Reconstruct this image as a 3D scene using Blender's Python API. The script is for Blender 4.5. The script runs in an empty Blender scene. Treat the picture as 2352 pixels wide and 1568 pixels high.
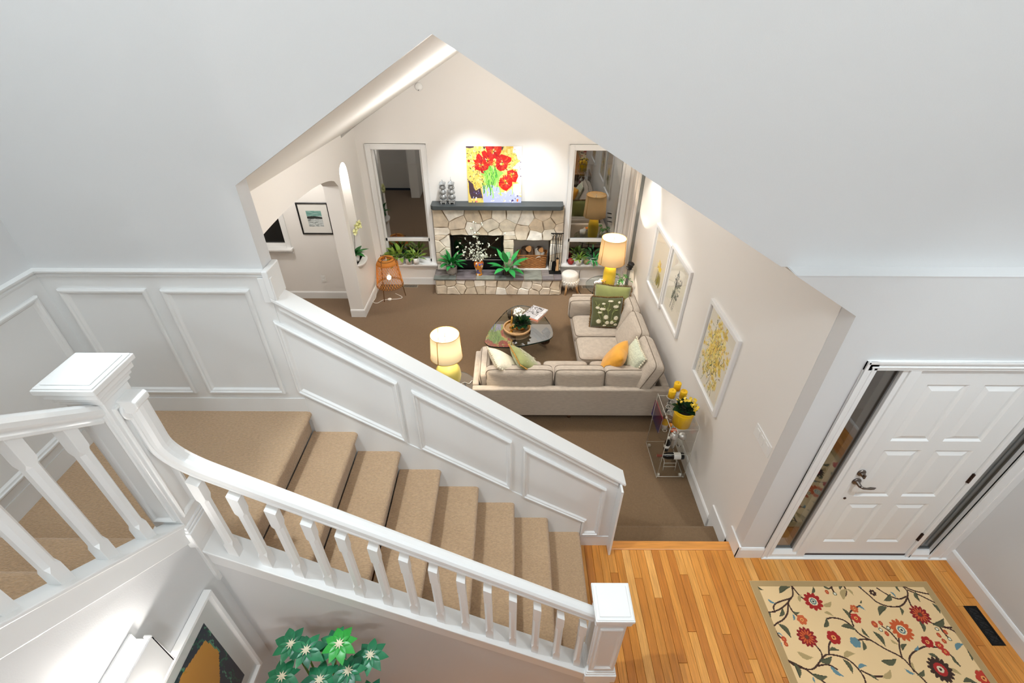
import bpy, bmesh, math, random
import numpy as np
from mathutils import Vector, Matrix

# ---------------------------------------------------------------- camera, world, lights
S = bpy.context.scene
COL = S.collection
PI = math.pi
EYE = Vector((0.0, 0.0, 3.873))
def camera():
    p, y, r = [math.radians(v) for v in (35.785, 0.05, 0.24)]
    cp, sp, cy, sy, cr, sr = math.cos(p), math.sin(p), math.cos(y), math.sin(y), math.cos(r), math.sin(r)
    B = Matrix(((1, 0, 0), (0, -sp, -cp), (0, cp, -sp)))
    Y = Matrix(((cy, sy, 0), (-sy, cy, 0), (0, 0, 1)))
    Q = Matrix(((cr, -sr, 0), (sr, cr, 0), (0, 0, 1)))
    R = Q @ B @ Y                                     # world -> camera (x right, y down, z forward)
    M = Matrix(((R[0][0], -R[1][0], -R[2][0], EYE.x), (R[0][1], -R[1][1], -R[2][1], EYE.y),
                (R[0][2], -R[1][2], -R[2][2], EYE.z), (0, 0, 0, 1)))
    d = bpy.data.cameras.new('camera'); o = bpy.data.objects.new('camera', d); COL.objects.link(o)
    d.sensor_width = 36.0; d.lens = 1109.13 / 2352 * 36.0; d.clip_start = 0.02; d.clip_end = 200
    o.matrix_world = M
    S.camera = o
camera()
S.view_settings.view_transform = 'Standard'; S.view_settings.look = 'None'
S.view_settings.gamma = 1.0; S.view_settings.use_curve_mapping = False
S.view_settings.exposure = 0.0
S.cycles.max_bounces = 10; S.cycles.diffuse_bounces = 5; S.cycles.glossy_bounces = 4
S.cycles.transparent_max_bounces = 24; S.cycles.transmission_bounces = 6
S.cycles.caustics_reflective = False; S.cycles.caustics_refractive = False
S.cycles.sample_clamp_indirect = 6.0

W = bpy.data.worlds.new('night'); S.world = W; W.use_nodes = True
W.node_tree.nodes['Background'].inputs[0].default_value = (0.010, 0.012, 0.016, 1)
W.node_tree.nodes['Background'].inputs[1].default_value = 1.0

def lamp_light(name, loc, watts, col, radius=0.05, spot=None, aim=None, blend=0.5):
    d = bpy.data.lights.new(name, 'SPOT' if spot else 'POINT')
    d.energy = watts; d.color = col; d.shadow_soft_size = radius
    if spot: d.spot_size = math.radians(spot); d.spot_blend = blend
    o = bpy.data.objects.new(name, d); COL.objects.link(o); o.location = loc
    if aim is not None: o.rotation_euler = (Vector(aim) - Vector(loc)).to_track_quat('-Z', 'Y').to_euler()
    return o
NEUTRAL = (1.0, 0.965, 0.92); DAY = (0.84, 0.94, 1.0); COOL = (0.90, 0.97, 1.0); WARM = (1.0, 0.78, 0.52)
# stairwell ceiling light above the frame, then unseen fill lights added around it
lamp_light('stairwell_ceiling_light', (-2.05, 0.95, 5.9), 76, DAY, 0.06)
lamp_light('stair_fill_spot', (-1.9, 1.1, 6.2), 430, DAY, 0.04, 30, (-0.15, 1.95, 0.9), 0.5)  # unseen spot added to brighten the treads from the left
lamp_light('foyer_fill_light', (2.3, -0.2, 5.9), 74, DAY, 0.20)  # unseen light added as general fill for the upper foyer walls
lamp_light('gallery_fill_light', (0.9, -2.2, 5.3), 115, DAY, 0.20)  # frontal fill added behind the camera for door and panels
lamp_light('foyer_fill_spot', (2.7, 0.0, 6.2), 430, DAY, 0.06, 40, (2.75, 1.9, 0.5), 0.8)  # unseen spot added to brighten the door and the floor before it
lamp_light('foyer_fill_spot', (1.1, 0.55, 6.2), 90, DAY, 0.06, 42, (1.0, 1.2, 0.0), 0.8)  # weaker unseen spot, added fill for the floor by the stairs
lamp_light('lower_hall_fill_light', (0.2, -1.3, 2.3), 34, DAY, 0.12)  # fill added below the gallery to lighten the wall under the stairs
# recessed living room ceiling spots
lamp_light('recessed_spot', (-0.62, 6.72, 3.1), 150, COOL, 0.03, 62, (-0.60, 7.50, 0.45), 0.75)
lamp_light('recessed_spot', (0.30, 6.72, 2.95), 150, COOL, 0.03, 62, (0.32, 7.50, 0.45), 0.75)
lamp_light('recessed_spot', (1.55, 6.35, 2.25), 34, NEUTRAL, 0.03, 75, (1.91, 6.5, 0.9), 0.6)
lamp_light('recessed_spot', (1.0, 5.3, 2.72), 80, NEUTRAL, 0.04, 110, (0.9, 5.6, -0.3), 0.8)
lamp_light('recessed_spot', (-1.3, 5.3, 2.75), 90, NEUTRAL, 0.04, 110, (-1.2, 5.6, -0.3), 0.8)
lamp_light('niche_light', (-2.44, 6.835, 1.86), 3.5, NEUTRAL, 0.02)
lamp_light('hall_ceiling_light', (-3.4, 6.2, 2.2), 44, NEUTRAL, 0.06)
# unseen fill light added high in the gable to lift walls and ceiling
lamp_light('gable_fill_light', (-0.3, 5.2, 2.75), 72, (1.0, 0.965, 0.93), 0.18)

# ---------------------------------------------------------------- node materials
def srgb(r, g, b):
    f = lambda c: (c/255/12.92) if c/255 <= 0.04045 else ((c/255+0.055)/1.055)**2.4
    return (f(r), f(g), f(b), 1.0)
MATS = {}
def mat(name, col, rough=0.6, metal=0.0, spec=0.5, noise=None, bump=None, vary=None, sheen=0, trans=0, emit=None, alpha=None, coat=0):
    """Principled material. noise=(scale, amount, stretch xyz); bump=(scale, strength, stretch); vary=list of colours per object."""
    m = bpy.data.materials.new(name); m.use_nodes = True; MATS[name] = m
    nt = m.node_tree; N = nt.nodes; L = nt.links; b = N['Principled BSDF']
    c = tuple(col) if len(col) == 4 else (*col, 1)
    b.inputs['Base Color'].default_value = c
    b.inputs['Roughness'].default_value = rough; b.inputs['Metallic'].default_value = metal
    b.inputs['Specular IOR Level'].default_value = spec
    b.inputs['Sheen Weight'].default_value = sheen; b.inputs['Transmission Weight'].default_value = trans
    b.inputs['Coat Weight'].default_value = coat
    if emit: b.inputs['Emission Color'].default_value = (*emit[:3], 1); b.inputs['Emission Strength'].default_value = emit[3]
    src = None
    if vary or noise or bump:
        tc = N.new('ShaderNodeTexCoord')
    if vary:
        oi = N.new('ShaderNodeObjectInfo'); cr = N.new('ShaderNodeValToRGB'); cr.color_ramp.interpolation = 'CONSTANT' if len(vary) > 3 else 'LINEAR'
        e = cr.color_ramp.elements
        while len(e) < len(vary): e.new(0.5)
        for i, v in enumerate(vary):
            e[i].position = i/len(vary) if len(vary) > 3 else i/(len(vary)-1); e[i].color = v
        L.new(oi.outputs['Random'], cr.inputs[0]); src = cr.outputs[0]
    if noise:
        sc, amt, st = noise
        mp = N.new('ShaderNodeMapping'); mp.inputs['Scale'].default_value = st; L.new(tc.outputs['Object'], mp.inputs[0])
        if vary:
            add = N.new('ShaderNodeVectorMath'); add.operation = 'ADD'; mul = N.new('ShaderNodeVectorMath'); mul.operation = 'SCALE'
            mul.inputs['Scale'].default_value = 37.0; cmb = N.new('ShaderNodeCombineXYZ')
            L.new(oi.outputs['Random'], cmb.inputs[0]); L.new(oi.outputs['Random'], cmb.inputs[2]); L.new(cmb.outputs[0], mul.inputs[0])
            L.new(tc.outputs['Object'], add.inputs[0]); L.new(mul.outputs[0], add.inputs[1]); L.new(add.outputs[0], mp.inputs[0])
        n = N.new('ShaderNodeTexNoise'); n.inputs['Scale'].default_value = sc; n.inputs['Detail'].default_value = 6; L.new(mp.outputs[0], n.inputs['Vector'])
        mr = N.new('ShaderNodeMapRange'); mr.inputs['From Min'].default_value = 0.28; mr.inputs['From Max'].default_value = 0.72
        mr.inputs['To Min'].default_value = 1-amt; mr.inputs['To Max'].default_value = 1+amt; L.new(n.outputs['Fac'], mr.inputs[0])
        mx = N.new('ShaderNodeMix'); mx.data_type = 'RGBA'; mx.blend_type = 'MULTIPLY'; mx.inputs['Factor'].default_value = 1
        if src: L.new(src, mx.inputs['A'])
        else: mx.inputs['A'].default_value = c
        L.new(mr.outputs[0], mx.inputs['B']); src = mx.outputs['Result']
    if src: L.new(src, b.inputs['Base Color'])
    if bump:
        sc, stg, st = bump
        mp = N.new('ShaderNodeMapping'); mp.inputs['Scale'].default_value = st; L.new(tc.outputs['Object'], mp.inputs[0])
        n = N.new('ShaderNodeTexNoise'); n.inputs['Scale'].default_value = sc; n.inputs['Detail'].default_value = 4; L.new(mp.outputs[0], n.inputs['Vector'])
        bp = N.new('ShaderNodeBump'); bp.inputs['Strength'].default_value = stg; bp.inputs['Distance'].default_value = 0.01
        L.new(n.outputs['Fac'], bp.inputs['Height']); L.new(bp.outputs[0], b.inputs['Normal'])
    return m
def glass(name, tint, refl=0.06, rough=0.0, ior=1.5):
    """thin pane: clear with a mirror coat that grows towards grazing angles"""
    m = bpy.data.materials.new(name); m.use_nodes = True; MATS[name] = m
    nt = m.node_tree; N = nt.nodes; L = nt.links; N.remove(N['Principled BSDF'])
    t = N.new('ShaderNodeBsdfTransparent'); t.inputs[0].default_value = tint
    g = N.new('ShaderNodeBsdfGlossy'); g.inputs['Roughness'].default_value = rough
    ge = N.new('ShaderNodeNewGeometry'); dt = N.new('ShaderNodeVectorMath'); dt.operation = 'DOT_PRODUCT'
    L.new(ge.outputs['Normal'], dt.inputs[0]); L.new(ge.outputs['Incoming'], dt.inputs[1])
    def mth(op, a, b=None):
        n = N.new('ShaderNodeMath'); n.operation = op; n.use_clamp = True
        for i, v in enumerate((a, b)):
            if v is None: continue
            if isinstance(v, (int, float)): n.inputs[i].default_value = v
            else: L.new(v, n.inputs[i])
        return n.outputs[0]
    ab = mth('ABSOLUTE', dt.outputs['Value']); iv = mth('SUBTRACT', 1.0, ab); p5 = mth('POWER', iv, 5.0)
    f0 = refl; fr = mth('ADD', mth('MULTIPLY', p5, 1-f0), f0)
    mx = N.new('ShaderNodeMixShader'); L.new(fr, mx.inputs[0])
    L.new(t.outputs[0], mx.inputs[1]); L.new(g.outputs[0], mx.inputs[2]); L.new(mx.outputs[0], N['Material Output'].inputs[0])
    return m
def shade_mat(name, col, tcol, mix=0.55):
    m = bpy.data.materials.new(name); m.use_nodes = True; MATS[name] = m
    nt = m.node_tree; N = nt.nodes; L = nt.links; N.remove(N['Principled BSDF'])
    d = N.new('ShaderNodeBsdfDiffuse'); d.inputs[0].default_value = col
    t = N.new('ShaderNodeBsdfTranslucent'); t.inputs[0].default_value = tcol
    mx = N.new('ShaderNodeMixShader'); mx.inputs[0].default_value = mix
    L.new(d.outputs[0], mx.inputs[1]); L.new(t.outputs[0], mx.inputs[2]); L.new(mx.outputs[0], N['Material Output'].inputs[0])
    return m

def print_mat(name, rough=0.6, coat=0.0):
    m = bpy.data.materials.new(name); m.use_nodes = True; MATS[name] = m
    nt = m.node_tree; b = nt.nodes['Principled BSDF']; a = nt.nodes.new('ShaderNodeVertexColor'); a.layer_name = 'print'
    nt.links.new(a.outputs[0], b.inputs['Base Color']); b.inputs['Roughness'].default_value = rough; b.inputs['Coat Weight'].default_value = coat
    return m

one = (1, 1, 1)
mat('trim_white', srgb(232, 232, 231), 0.35)
mat('rail_white', srgb(230, 230, 229), 0.28)
mat('wall_grey', srgb(213, 213, 213), 0.6, bump=(220, 0.05, one))
mat('wall_cream', srgb(236, 233, 229), 0.55)
mat('ceiling_white', srgb(238, 237, 234), 0.8)
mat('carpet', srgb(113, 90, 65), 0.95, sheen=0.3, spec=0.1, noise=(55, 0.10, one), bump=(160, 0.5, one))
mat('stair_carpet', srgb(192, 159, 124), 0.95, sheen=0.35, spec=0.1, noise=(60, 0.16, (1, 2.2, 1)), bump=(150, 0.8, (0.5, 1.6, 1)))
mat('oak', srgb(200, 130, 55), 0.33, noise=(5, 0.22, (14, 1.0, 14)), coat=0.15,
    vary=[srgb(182, 112, 42), srgb(204, 136, 60), srgb(194, 124, 48), srgb(216, 156, 84), srgb(202, 134, 58), srgb(190, 120, 48), srgb(210, 146, 70), srgb(198, 130, 56)])
mat('oak_border', srgb(204, 135, 62), 0.33, noise=(5, 0.18, (1, 14, 14)), coat=0.15)
mat('fieldstone', srgb(205, 196, 180), 0.85, noise=(9, 0.20, one), bump=(22, 0.6, one),
    vary=[srgb(240, 232, 218), srgb(214, 200, 178), srgb(230, 220, 202), srgb(206, 192, 170), srgb(244, 240, 230), srgb(222, 208, 188), srgb(226, 218, 202), srgb(212, 196, 172)])
mat('mortar', srgb(128, 110, 90), 0.95)
mat('slate', srgb(110, 110, 110), 0.4, noise=(9, 0.25, (1, 2, 1)), bump=(14, 0.35, one),
    vary=[srgb(122, 116, 116), srgb(110, 116, 112), srgb(136, 128, 124), srgb(96, 98, 100), srgb(134, 136, 126), srgb(116, 108, 110)])
mat('mantel_wood', srgb(62, 68, 70), 0.45, noise=(8, 0.12, (1, 8, 8)))
mat('black_metal', srgb(24, 24, 25), 0.45, 0.6)
mat('black_matt', srgb(14, 14, 15), 0.6)
mat('dark_inner', srgb(38, 34, 32), 0.9)
mat('firebrick', srgb(120, 112, 104), 0.9, noise=(6, 0.2, one))
mat('steel', srgb(206, 204, 200), 0.38, 0.85)
mat('pewter', srgb(120, 112, 106), 0.3, 1.0)
mat('cast_silver', srgb(158, 160, 160), 0.4, 0.35, noise=(40, 0.35, one))
mat('bronze', srgb(70, 52, 44), 0.4, 0.8)
mat('gold', srgb(206, 158, 86), 0.25, 1.0)
mat('brass_bright', srgb(214, 164, 80), 0.3, 1.0)
mat('sofa_linen', srgb(188, 176, 162), 0.95, sheen=0.25, spec=0.15, noise=(14, 0.13, (1.2, 1.2, 9)), bump=(90, 0.3, one))
mat('sofa_seam', srgb(120, 108, 94), 0.95)
mat('sofa_leg', srgb(92, 60, 34), 0.5)
mat('velvet_green', srgb(80, 84, 44), 0.85, sheen=0.5, noise=(20, 0.15, one))
mat('velvet_light_green', srgb(142, 148, 86), 0.8, sheen=0.6, noise=(12, 0.1, one))
mat('fringe_brown', srgb(122, 92, 48), 0.9, noise=(60, 0.3, one))
mat('fringe_gold', srgb(196, 148, 72), 0.9, noise=(60, 0.25, one))
mat('embroidery', srgb(226, 220, 196), 0.9)
mat('embroidery_leaf', srgb(150, 158, 100), 0.9)
mat('mustard', srgb(228, 162, 48), 0.9, sheen=0.4, noise=(10, 0.1, one))
mat('pale_knit', srgb(206, 212, 190), 0.95, noise=(40, 0.14, one), bump=(70, 0.8, one))
mat('cream_knit', srgb(236, 228, 206), 0.95, noise=(30, 0.08, one), bump=(60, 0.6, one))
mat('walnut', srgb(52, 30, 20), 0.35, noise=(6, 0.2, (1, 1, 6)))
mat('light_wood', srgb(206, 164, 116), 0.55, noise=(5, 0.15, (6, 6, 1)))
mat('bark', srgb(96, 76, 60), 0.95, noise=(14, 0.35, (1, 1, 5)), bump=(20, 1.0, one))
mat('cut_wood', srgb(214, 160, 104), 0.8, noise=(10, 0.15, one))
mat('birch', srgb(206, 200, 190), 0.85, noise=(10, 0.25, one))
mat('wicker', srgb(158, 104, 54), 0.75, noise=(20, 0.25, one))
shade_mat('rattan', srgb(236, 176, 96), srgb(250, 190, 96), 0.5)
mat('rattan_dark', srgb(122, 78, 30), 0.6)
mat('white_ceramic', srgb(240, 240, 238), 0.25)
mat('stone_pot', srgb(214, 208, 202), 0.7, noise=(12, 0.12, one))
mat('silver_pot', srgb(168, 160, 152), 0.45, 0.1, noise=(30, 0.35, (1, 1, 3)), bump=(40, 0.8, (1, 1, 2)))
mat('yellow_ceramic', srgb(246, 214, 60), 0.2, coat=0.4)
mat('yellow_soft', srgb(238, 222, 120), 0.2, coat=0.5)
mat('yellow_paint', srgb(252, 206, 12), 0.3, coat=0.3)
mat('wax_yellow', srgb(250, 200, 30), 0.5)
mat('wick', srgb(80, 66, 50), 0.9)
mat('soil', srgb(44, 34, 26), 0.95)
mat('leaf_dark', srgb(28, 86, 34), 0.35, spec=0.4, vary=[srgb(22, 72, 28), srgb(40, 112, 46), srgb(30, 92, 40)])
mat('leaf_bright', srgb(46, 140, 62), 0.3, spec=0.5, vary=[srgb(34, 118, 56), srgb(60, 164, 84), srgb(44, 140, 62)])
mat('leaf_deep', srgb(20, 56, 24), 0.4)
mat('leaf_yellowish', srgb(126, 158, 52), 0.45, vary=[srgb(96, 136, 40), srgb(150, 176, 72), srgb(120, 160, 60)])
mat('leaf_schefflera', srgb(30, 106, 74), 0.35, vary=[srgb(22, 86, 62), srgb(40, 128, 84), srgb(30, 106, 70)])
mat('leaf_new', srgb(44, 152, 58), 0.35)
mat('leaf_centre', srgb(214, 206, 178), 0.6)
mat('stem_green', srgb(84, 120, 50), 0.6)
mat('twig', srgb(92, 84, 66), 0.8)
mat('petal_white', srgb(246, 246, 236), 0.6)
mat('petal_cream', srgb(232, 232, 176), 0.6)
mat('petal_yellow', srgb(250, 216, 70), 0.6)
mat('petal_orange', srgb(240, 150, 30), 0.6)
mat('berry_pale', srgb(222, 226, 208), 0.5)
mat('macrame', srgb(238, 232, 222), 0.95, noise=(40, 0.08, one))
mat('frame_white', srgb(238, 238, 238), 0.3)
mat('frame_black', srgb(20, 19, 19), 0.35)
mat('mat_board', srgb(232, 230, 224), 0.8)
mat('mat_board_grey', srgb(214, 215, 212), 0.8)
mat('plastic_white', srgb(240, 240, 238), 0.35)
mat('cord_white', srgb(238, 236, 230), 0.5)
mat('cord_black', srgb(22, 22, 22), 0.5)
mat('red_ball', srgb(150, 44, 40), 0.6, noise=(30, 0.4, one))
mat('tan_ball', srgb(150, 132, 96), 0.7, noise=(30, 0.4, one))
mat('vent_beige', srgb(150, 136, 118), 0.5, 0.3)
mat('paper', srgb(236, 234, 228), 0.8)
mat('paper_orange', srgb(214, 92, 30), 0.6)
mat('book_blue', srgb(26, 44, 110), 0.45)
mat('book_red', srgb(170, 30, 44), 0.45)
mat('bottle_dark', srgb(16, 16, 16), 0.1)
mat('bottle_red', srgb(122, 16, 18), 0.3)
mat('label_white', srgb(232, 230, 224), 0.6)
mat('label_navy', srgb(28, 30, 44), 0.5)
mat('amber', srgb(226, 146, 26), 0.2)
mat('orange_red', srgb(220, 84, 26), 0.4)
mat('brown_bowl', srgb(124, 92, 62), 0.5)
mat('curtain_white', srgb(228, 222, 214), 0.9)
mat('alu', srgb(130, 134, 134), 0.35, 0.7)
mat('porch_wood', srgb(96, 62, 46), 0.7)
mat('porch_stone', srgb(84, 80, 78), 0.9, noise=(12, 0.4, one))
mat('shrub', srgb(40, 52, 28), 0.8)
mat('ground_dark', srgb(44, 44, 38), 0.95)
mat('bulb', (1, 1, 1), 0.5, emit=(1, 0.9, 0.72, 30))
mat('sconce_white', srgb(246, 246, 246), 0.4)
glass('window_glass', (0.72, 0.74, 0.74, 1), 0.30)
glass('sidelight_glass', (0.80, 0.82, 0.82, 1), 0.22, 0.02)
glass('fire_glass', (0.42, 0.42, 0.42, 1), 0.06)
glass('table_glass', (0.86, 0.93, 0.91, 1), 0.26)
glass('hall_glass', (0.5, 0.5, 0.5, 1), 0.04)
glass('clear_glass', (0.95, 0.96, 0.96, 1), 0.02)
glass('picture_glass', (0.99, 0.99, 0.99, 1), 0.012)
glass('acrylic', (0.965, 0.965, 0.955, 1), 0.01)
mat('acrylic_edge', srgb(214, 210, 200), 0.2)
mat('glass_edge', srgb(30, 52, 48), 0.15)
shade_mat('shade_cream', srgb(220, 210, 186), srgb(122, 112, 90), 0.30)
shade_mat('shade_tan', srgb(216, 192, 152), srgb(104, 86, 62), 0.32)
print_mat('painting_print', 0.45, 0.2); print_mat('flat_print', 0.7); print_mat('rug_pile', 0.95)

# ---------------------------------------------------------------- mesh helpers
class MB:
    def __init__(s): s.v = []; s.f = []; s.s = []
    def add(s, vs, fs, smooth=False):
        n = len(s.v); s.v += [tuple(v) for v in vs]; s.f += [tuple(i+n for i in f) for f in fs]; s.s += [smooth]*len(fs); return s
    def box(s, x0, x1, y0, y1, z0, z1):
        return s.hexa([(x0, y0, z0), (x1, y0, z0), (x1, y1, z0), (x0, y1, z0), (x0, y0, z1), (x1, y0, z1), (x1, y1, z1), (x0, y1, z1)])
    def hexa(s, p):
        return s.add(p, [(3, 2, 1, 0), (4, 5, 6, 7), (0, 1, 5, 4), (1, 2, 6, 5), (2, 3, 7, 6), (3, 0, 4, 7)])
    def prism(s, pts, axis, a, b, smooth=False):
        n = len(pts)
        P = {'x': lambda q, t: (t, q[0], q[1]), 'y': lambda q, t: (q[0], t, q[1]), 'z': lambda q, t: (q[0], q[1], t)}[axis]
        vs = [P(q, a) for q in pts] + [P(q, b) for q in pts]
        s.add(vs, [tuple(range(n)), tuple(range(2*n-1, n-1, -1))])
        return s.add(vs, [(i, (i+1) % n, (i+1) % n+n, i+n) for i in range(n)], smooth)
    def lathe(s, c, prof, n=28, smooth=True, sx=1, sy=1):
        rings = []; vs = []; fs = []
        for r, z in prof:
            if r < 1e-6: rings.append([len(vs)]); vs.append((c[0], c[1], c[2]+z))
            else:
                rings.append(list(range(len(vs), len(vs)+n)))
                vs += [(c[0]+sx*r*math.cos(2*PI*k/n), c[1]+sy*r*math.sin(2*PI*k/n), c[2]+z) for k in range(n)]
        for a, b in zip(rings, rings[1:]):
            for k in range(n):
                k2 = (k+1) % n
                if len(a) == 1 and len(b) == 1: continue
                if len(a) == 1: fs.append((a[0], b[k], b[k2]))
                elif len(b) == 1: fs.append((a[k], b[0], a[k2]))
                else: fs.append((a[k], b[k], b[k2], a[k2]))
        return s.add(vs, fs, smooth)
    def tube(s, pts, r, n=8, cap=True, smooth=True):
        pts = [Vector(p) for p in pts]; m = len(pts)
        rs = r if isinstance(r, (list, tuple)) else [r]*m
        t0 = (pts[1]-pts[0]).normalized()
        u = t0.orthogonal().normalized(); vs = []; fs = []
        for i, p in enumerate(pts):
            t = (pts[min(i+1, m-1)]-pts[max(i-1, 0)]).normalized()
            u = (u - t*u.dot(t)); u = u.normalized() if u.length > 1e-6 else t.orthogonal().normalized()
            w = t.cross(u)
            vs += [p + rs[i]*(u*math.cos(2*PI*k/n)+w*math.sin(2*PI*k/n)) for k in range(n)]
        for i in range(m-1):
            for k in range(n): fs.append((i*n+k, i*n+(k+1) % n, (i+1)*n+(k+1) % n, (i+1)*n+k))
        s.add(vs, fs, smooth)
        if cap: s.add(vs, [tuple(range(n-1, -1, -1)), tuple((m-1)*n+k for k in range(n))])
        return s
    def sweep(s, pts, prof, up=(0, 0, 1), cap=True, smooth=False):
        """profile (a, b): a across, b along 'up-ish' normal; mitred along path"""
        pts = [Vector(p) for p in pts]; m = len(pts); n = len(prof); up = Vector(up); vs = []; fs = []
        for i, p in enumerate(pts):
            ta = (pts[i]-pts[i-1]).normalized() if i else None
            tb = (pts[i+1]-pts[i]).normalized() if i < m-1 else None
            t = ((ta or tb)+(tb or ta)).normalized()
            side = t.cross(up).normalized(); nor = side.cross(t).normalized()
            k = 1.0 if (ta is None or tb is None) else 1.0/max(0.35, t.dot(tb))
            vs += [p + side*a + nor*b*k for a, b in prof]
        for i in range(m-1):
            for k in range(n): fs.append((i*n+k, i*n+(k+1) % n, (i+1)*n+(k+1) % n, (i+1)*n+k))
        s.add(vs, fs, smooth)
        if cap: s.add(vs, [tuple(range(n)), tuple((m-1)*n+k for k in range(n-1, -1, -1))])
        return s
    def ball(s, c, r, n=12, m=8, sc=(1, 1, 1)):
        vs = []; fs = []
        pr = [(math.sin(PI*i/m), -math.cos(PI*i/m)) for i in range(m+1)]
        q = MB(); q.lathe((0, 0, 0), [(a*r if 0 < i < m else 0, b*r) for i, (a, b) in enumerate(pr)], n)
        return s.add([(c[0]+x*sc[0], c[1]+y*sc[1], c[2]+z*sc[2]) for x, y, z in q.v], q.f, True)
    def sheet(s, rows, smooth=True, closed=False):
        m = len(rows); n = len(rows[0]); vs = [p for r in rows for p in r]; fs = []
        for i in range(m-1):
            for k in range(n if closed else n-1):
                k2 = (k+1) % n; fs.append((i*n+k, i*n+k2, (i+1)*n+k2, (i+1)*n+k))
        return s.add(vs, fs, smooth)
    def leaf(s, base, d, length, width, droop=0.3, fold=0.25, nseg=5, side=None):
        """a real two-sided leaf blade: pointed, folded along its midrib and bent over"""
        d = Vector(d).normalized(); up = Vector((0, 0, 1))
        w = side or d.cross(up); w = Vector(w)
        w = w.normalized() if w.length > 1e-4 else Vector((1, 0, 0)); nrm = w.cross(d).normalized()
        rows = []; p = Vector(base); dirn = d.copy()
        for i in range(nseg+1):
            t = i/nseg; ww = width*0.5*math.sin(PI*(0.06+0.94*t)**0.8) if i < nseg else 0.0006
            rows.append([p-w*ww+nrm*ww*fold, p, p+w*ww+nrm*ww*fold])
            dirn = (dirn - up*droop/nseg).normalized(); p = p+dirn*length/nseg
        return s.sheet(rows)
    def xf(s, M, start=0):
        for i in range(start, len(s.v)): s.v[i] = tuple(M @ Vector(s.v[i]))
        return s
    def build(s, name, m, parent=None, bevel=0, sub=0, seg=2, loc=None, rot=None, normals=True, solid=0, auto=False):
        me = bpy.data.meshes.new(name); me.from_pydata(s.v, [], s.f)
        me.polygons.foreach_set('use_smooth', s.s)
        if normals:
            b = bmesh.new(); b.from_mesh(me); bmesh.ops.remove_doubles(b, verts=b.verts, dist=1e-5)
            bmesh.ops.recalc_face_normals(b, faces=b.faces); b.to_mesh(me); b.free()
        me.materials.append(MATS[m]); o = bpy.data.objects.new(name, me); COL.objects.link(o)
        if parent: o.parent = parent
        if loc: o.location = loc
        if rot: o.rotation_euler = rot
        if solid:
            md = o.modifiers.new('solidify', 'SOLIDIFY'); md.thickness = solid; md.offset = 0
        if bevel:
            md = o.modifiers.new('bevel', 'BEVEL'); md.width = bevel; md.segments = seg; md.limit_method = 'ANGLE'; md.angle_limit = math.radians(40)
        if sub:
            md = o.modifiers.new('subdivision', 'SUBSURF'); md.levels = sub; md.render_levels = sub
        return o
def thing(name, label, cat, loc=(0, 0, 0), rz=0, group=None):
    o = bpy.data.objects.new(name, None); COL.objects.link(o); o.location = loc; o.rotation_euler = (0, 0, rz); o.empty_display_size = 0.1
    return tag(o, label, cat, group)
def tag(o, label=None, cat=None, group=None, kind=None):
    if label: o['label'] = label
    if cat: o['category'] = cat
    if group: o['group'] = group
    if kind: o['kind'] = kind
    return o
def struct(o, label=None): o['kind'] = 'structure'; (o.__setitem__('label', label) if label else None); return o
def sempty(name, label=None, loc=(0, 0, 0)):
    o = bpy.data.objects.new(name, None); COL.objects.link(o); o.location = loc; o.empty_display_size = 0.1; return struct(o, label)
def tree_copy(o, parent=None):
    c = o.copy(); COL.objects.link(c); c.parent = parent
    for ch in list(o.children): tree_copy(ch, c)
    return c
def instance(name, me_obj, parent, loc, rot=(0, 0, 0), scale=None):
    c = me_obj.copy(); COL.objects.link(c); c.name = name; c.parent = parent; c.location = loc; c.rotation_euler = rot
    if scale: c.scale = scale
    return c
def offset_poly(P, d):
    """inset a 2-D polygon by d with mitred corners"""
    n = len(P); A = sum(P[i][0]*P[(i+1) % n][1]-P[(i+1) % n][0]*P[i][1] for i in range(n)); sg = 1 if A > 0 else -1; out = []
    for i in range(n):
        a, b, c = Vector(P[i-1]), Vector(P[i]), Vector(P[(i+1) % n])
        e1 = (b-a).normalized(); e2 = (c-b).normalized()
        n1 = Vector((-e1.y, e1.x))*sg; n2 = Vector((-e2.y, e2.x))*sg; bis = n1+n2
        out.append(tuple(b + bis*(d/max(0.2, 1+n1.dot(n2)))))
    return out
def moulding(mb, P, plane, at, sgn, prof):
    """picture-frame moulding round polygon P (2-D): prof=[(inset, proud)]; plane 'y' or 'x'"""
    n = len(P); rings = []
    for ins, pr in prof:
        Q = offset_poly(P, ins) if abs(ins) > 1e-7 else P
        rings.append([((q[0], at+sgn*pr, q[1]) if plane == 'y' else (at+sgn*pr, q[0], q[1])) for q in Q])
    mb.sheet(rings, smooth=False, closed=True)
PANEL = [(0.0, 0.0), (0.0, 0.016), (0.008, 0.022), (0.016, 0.022), (0.020, 0.014), (0.030, 0.012), (0.036, 0.004), (0.040, 0.0)]

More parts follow.
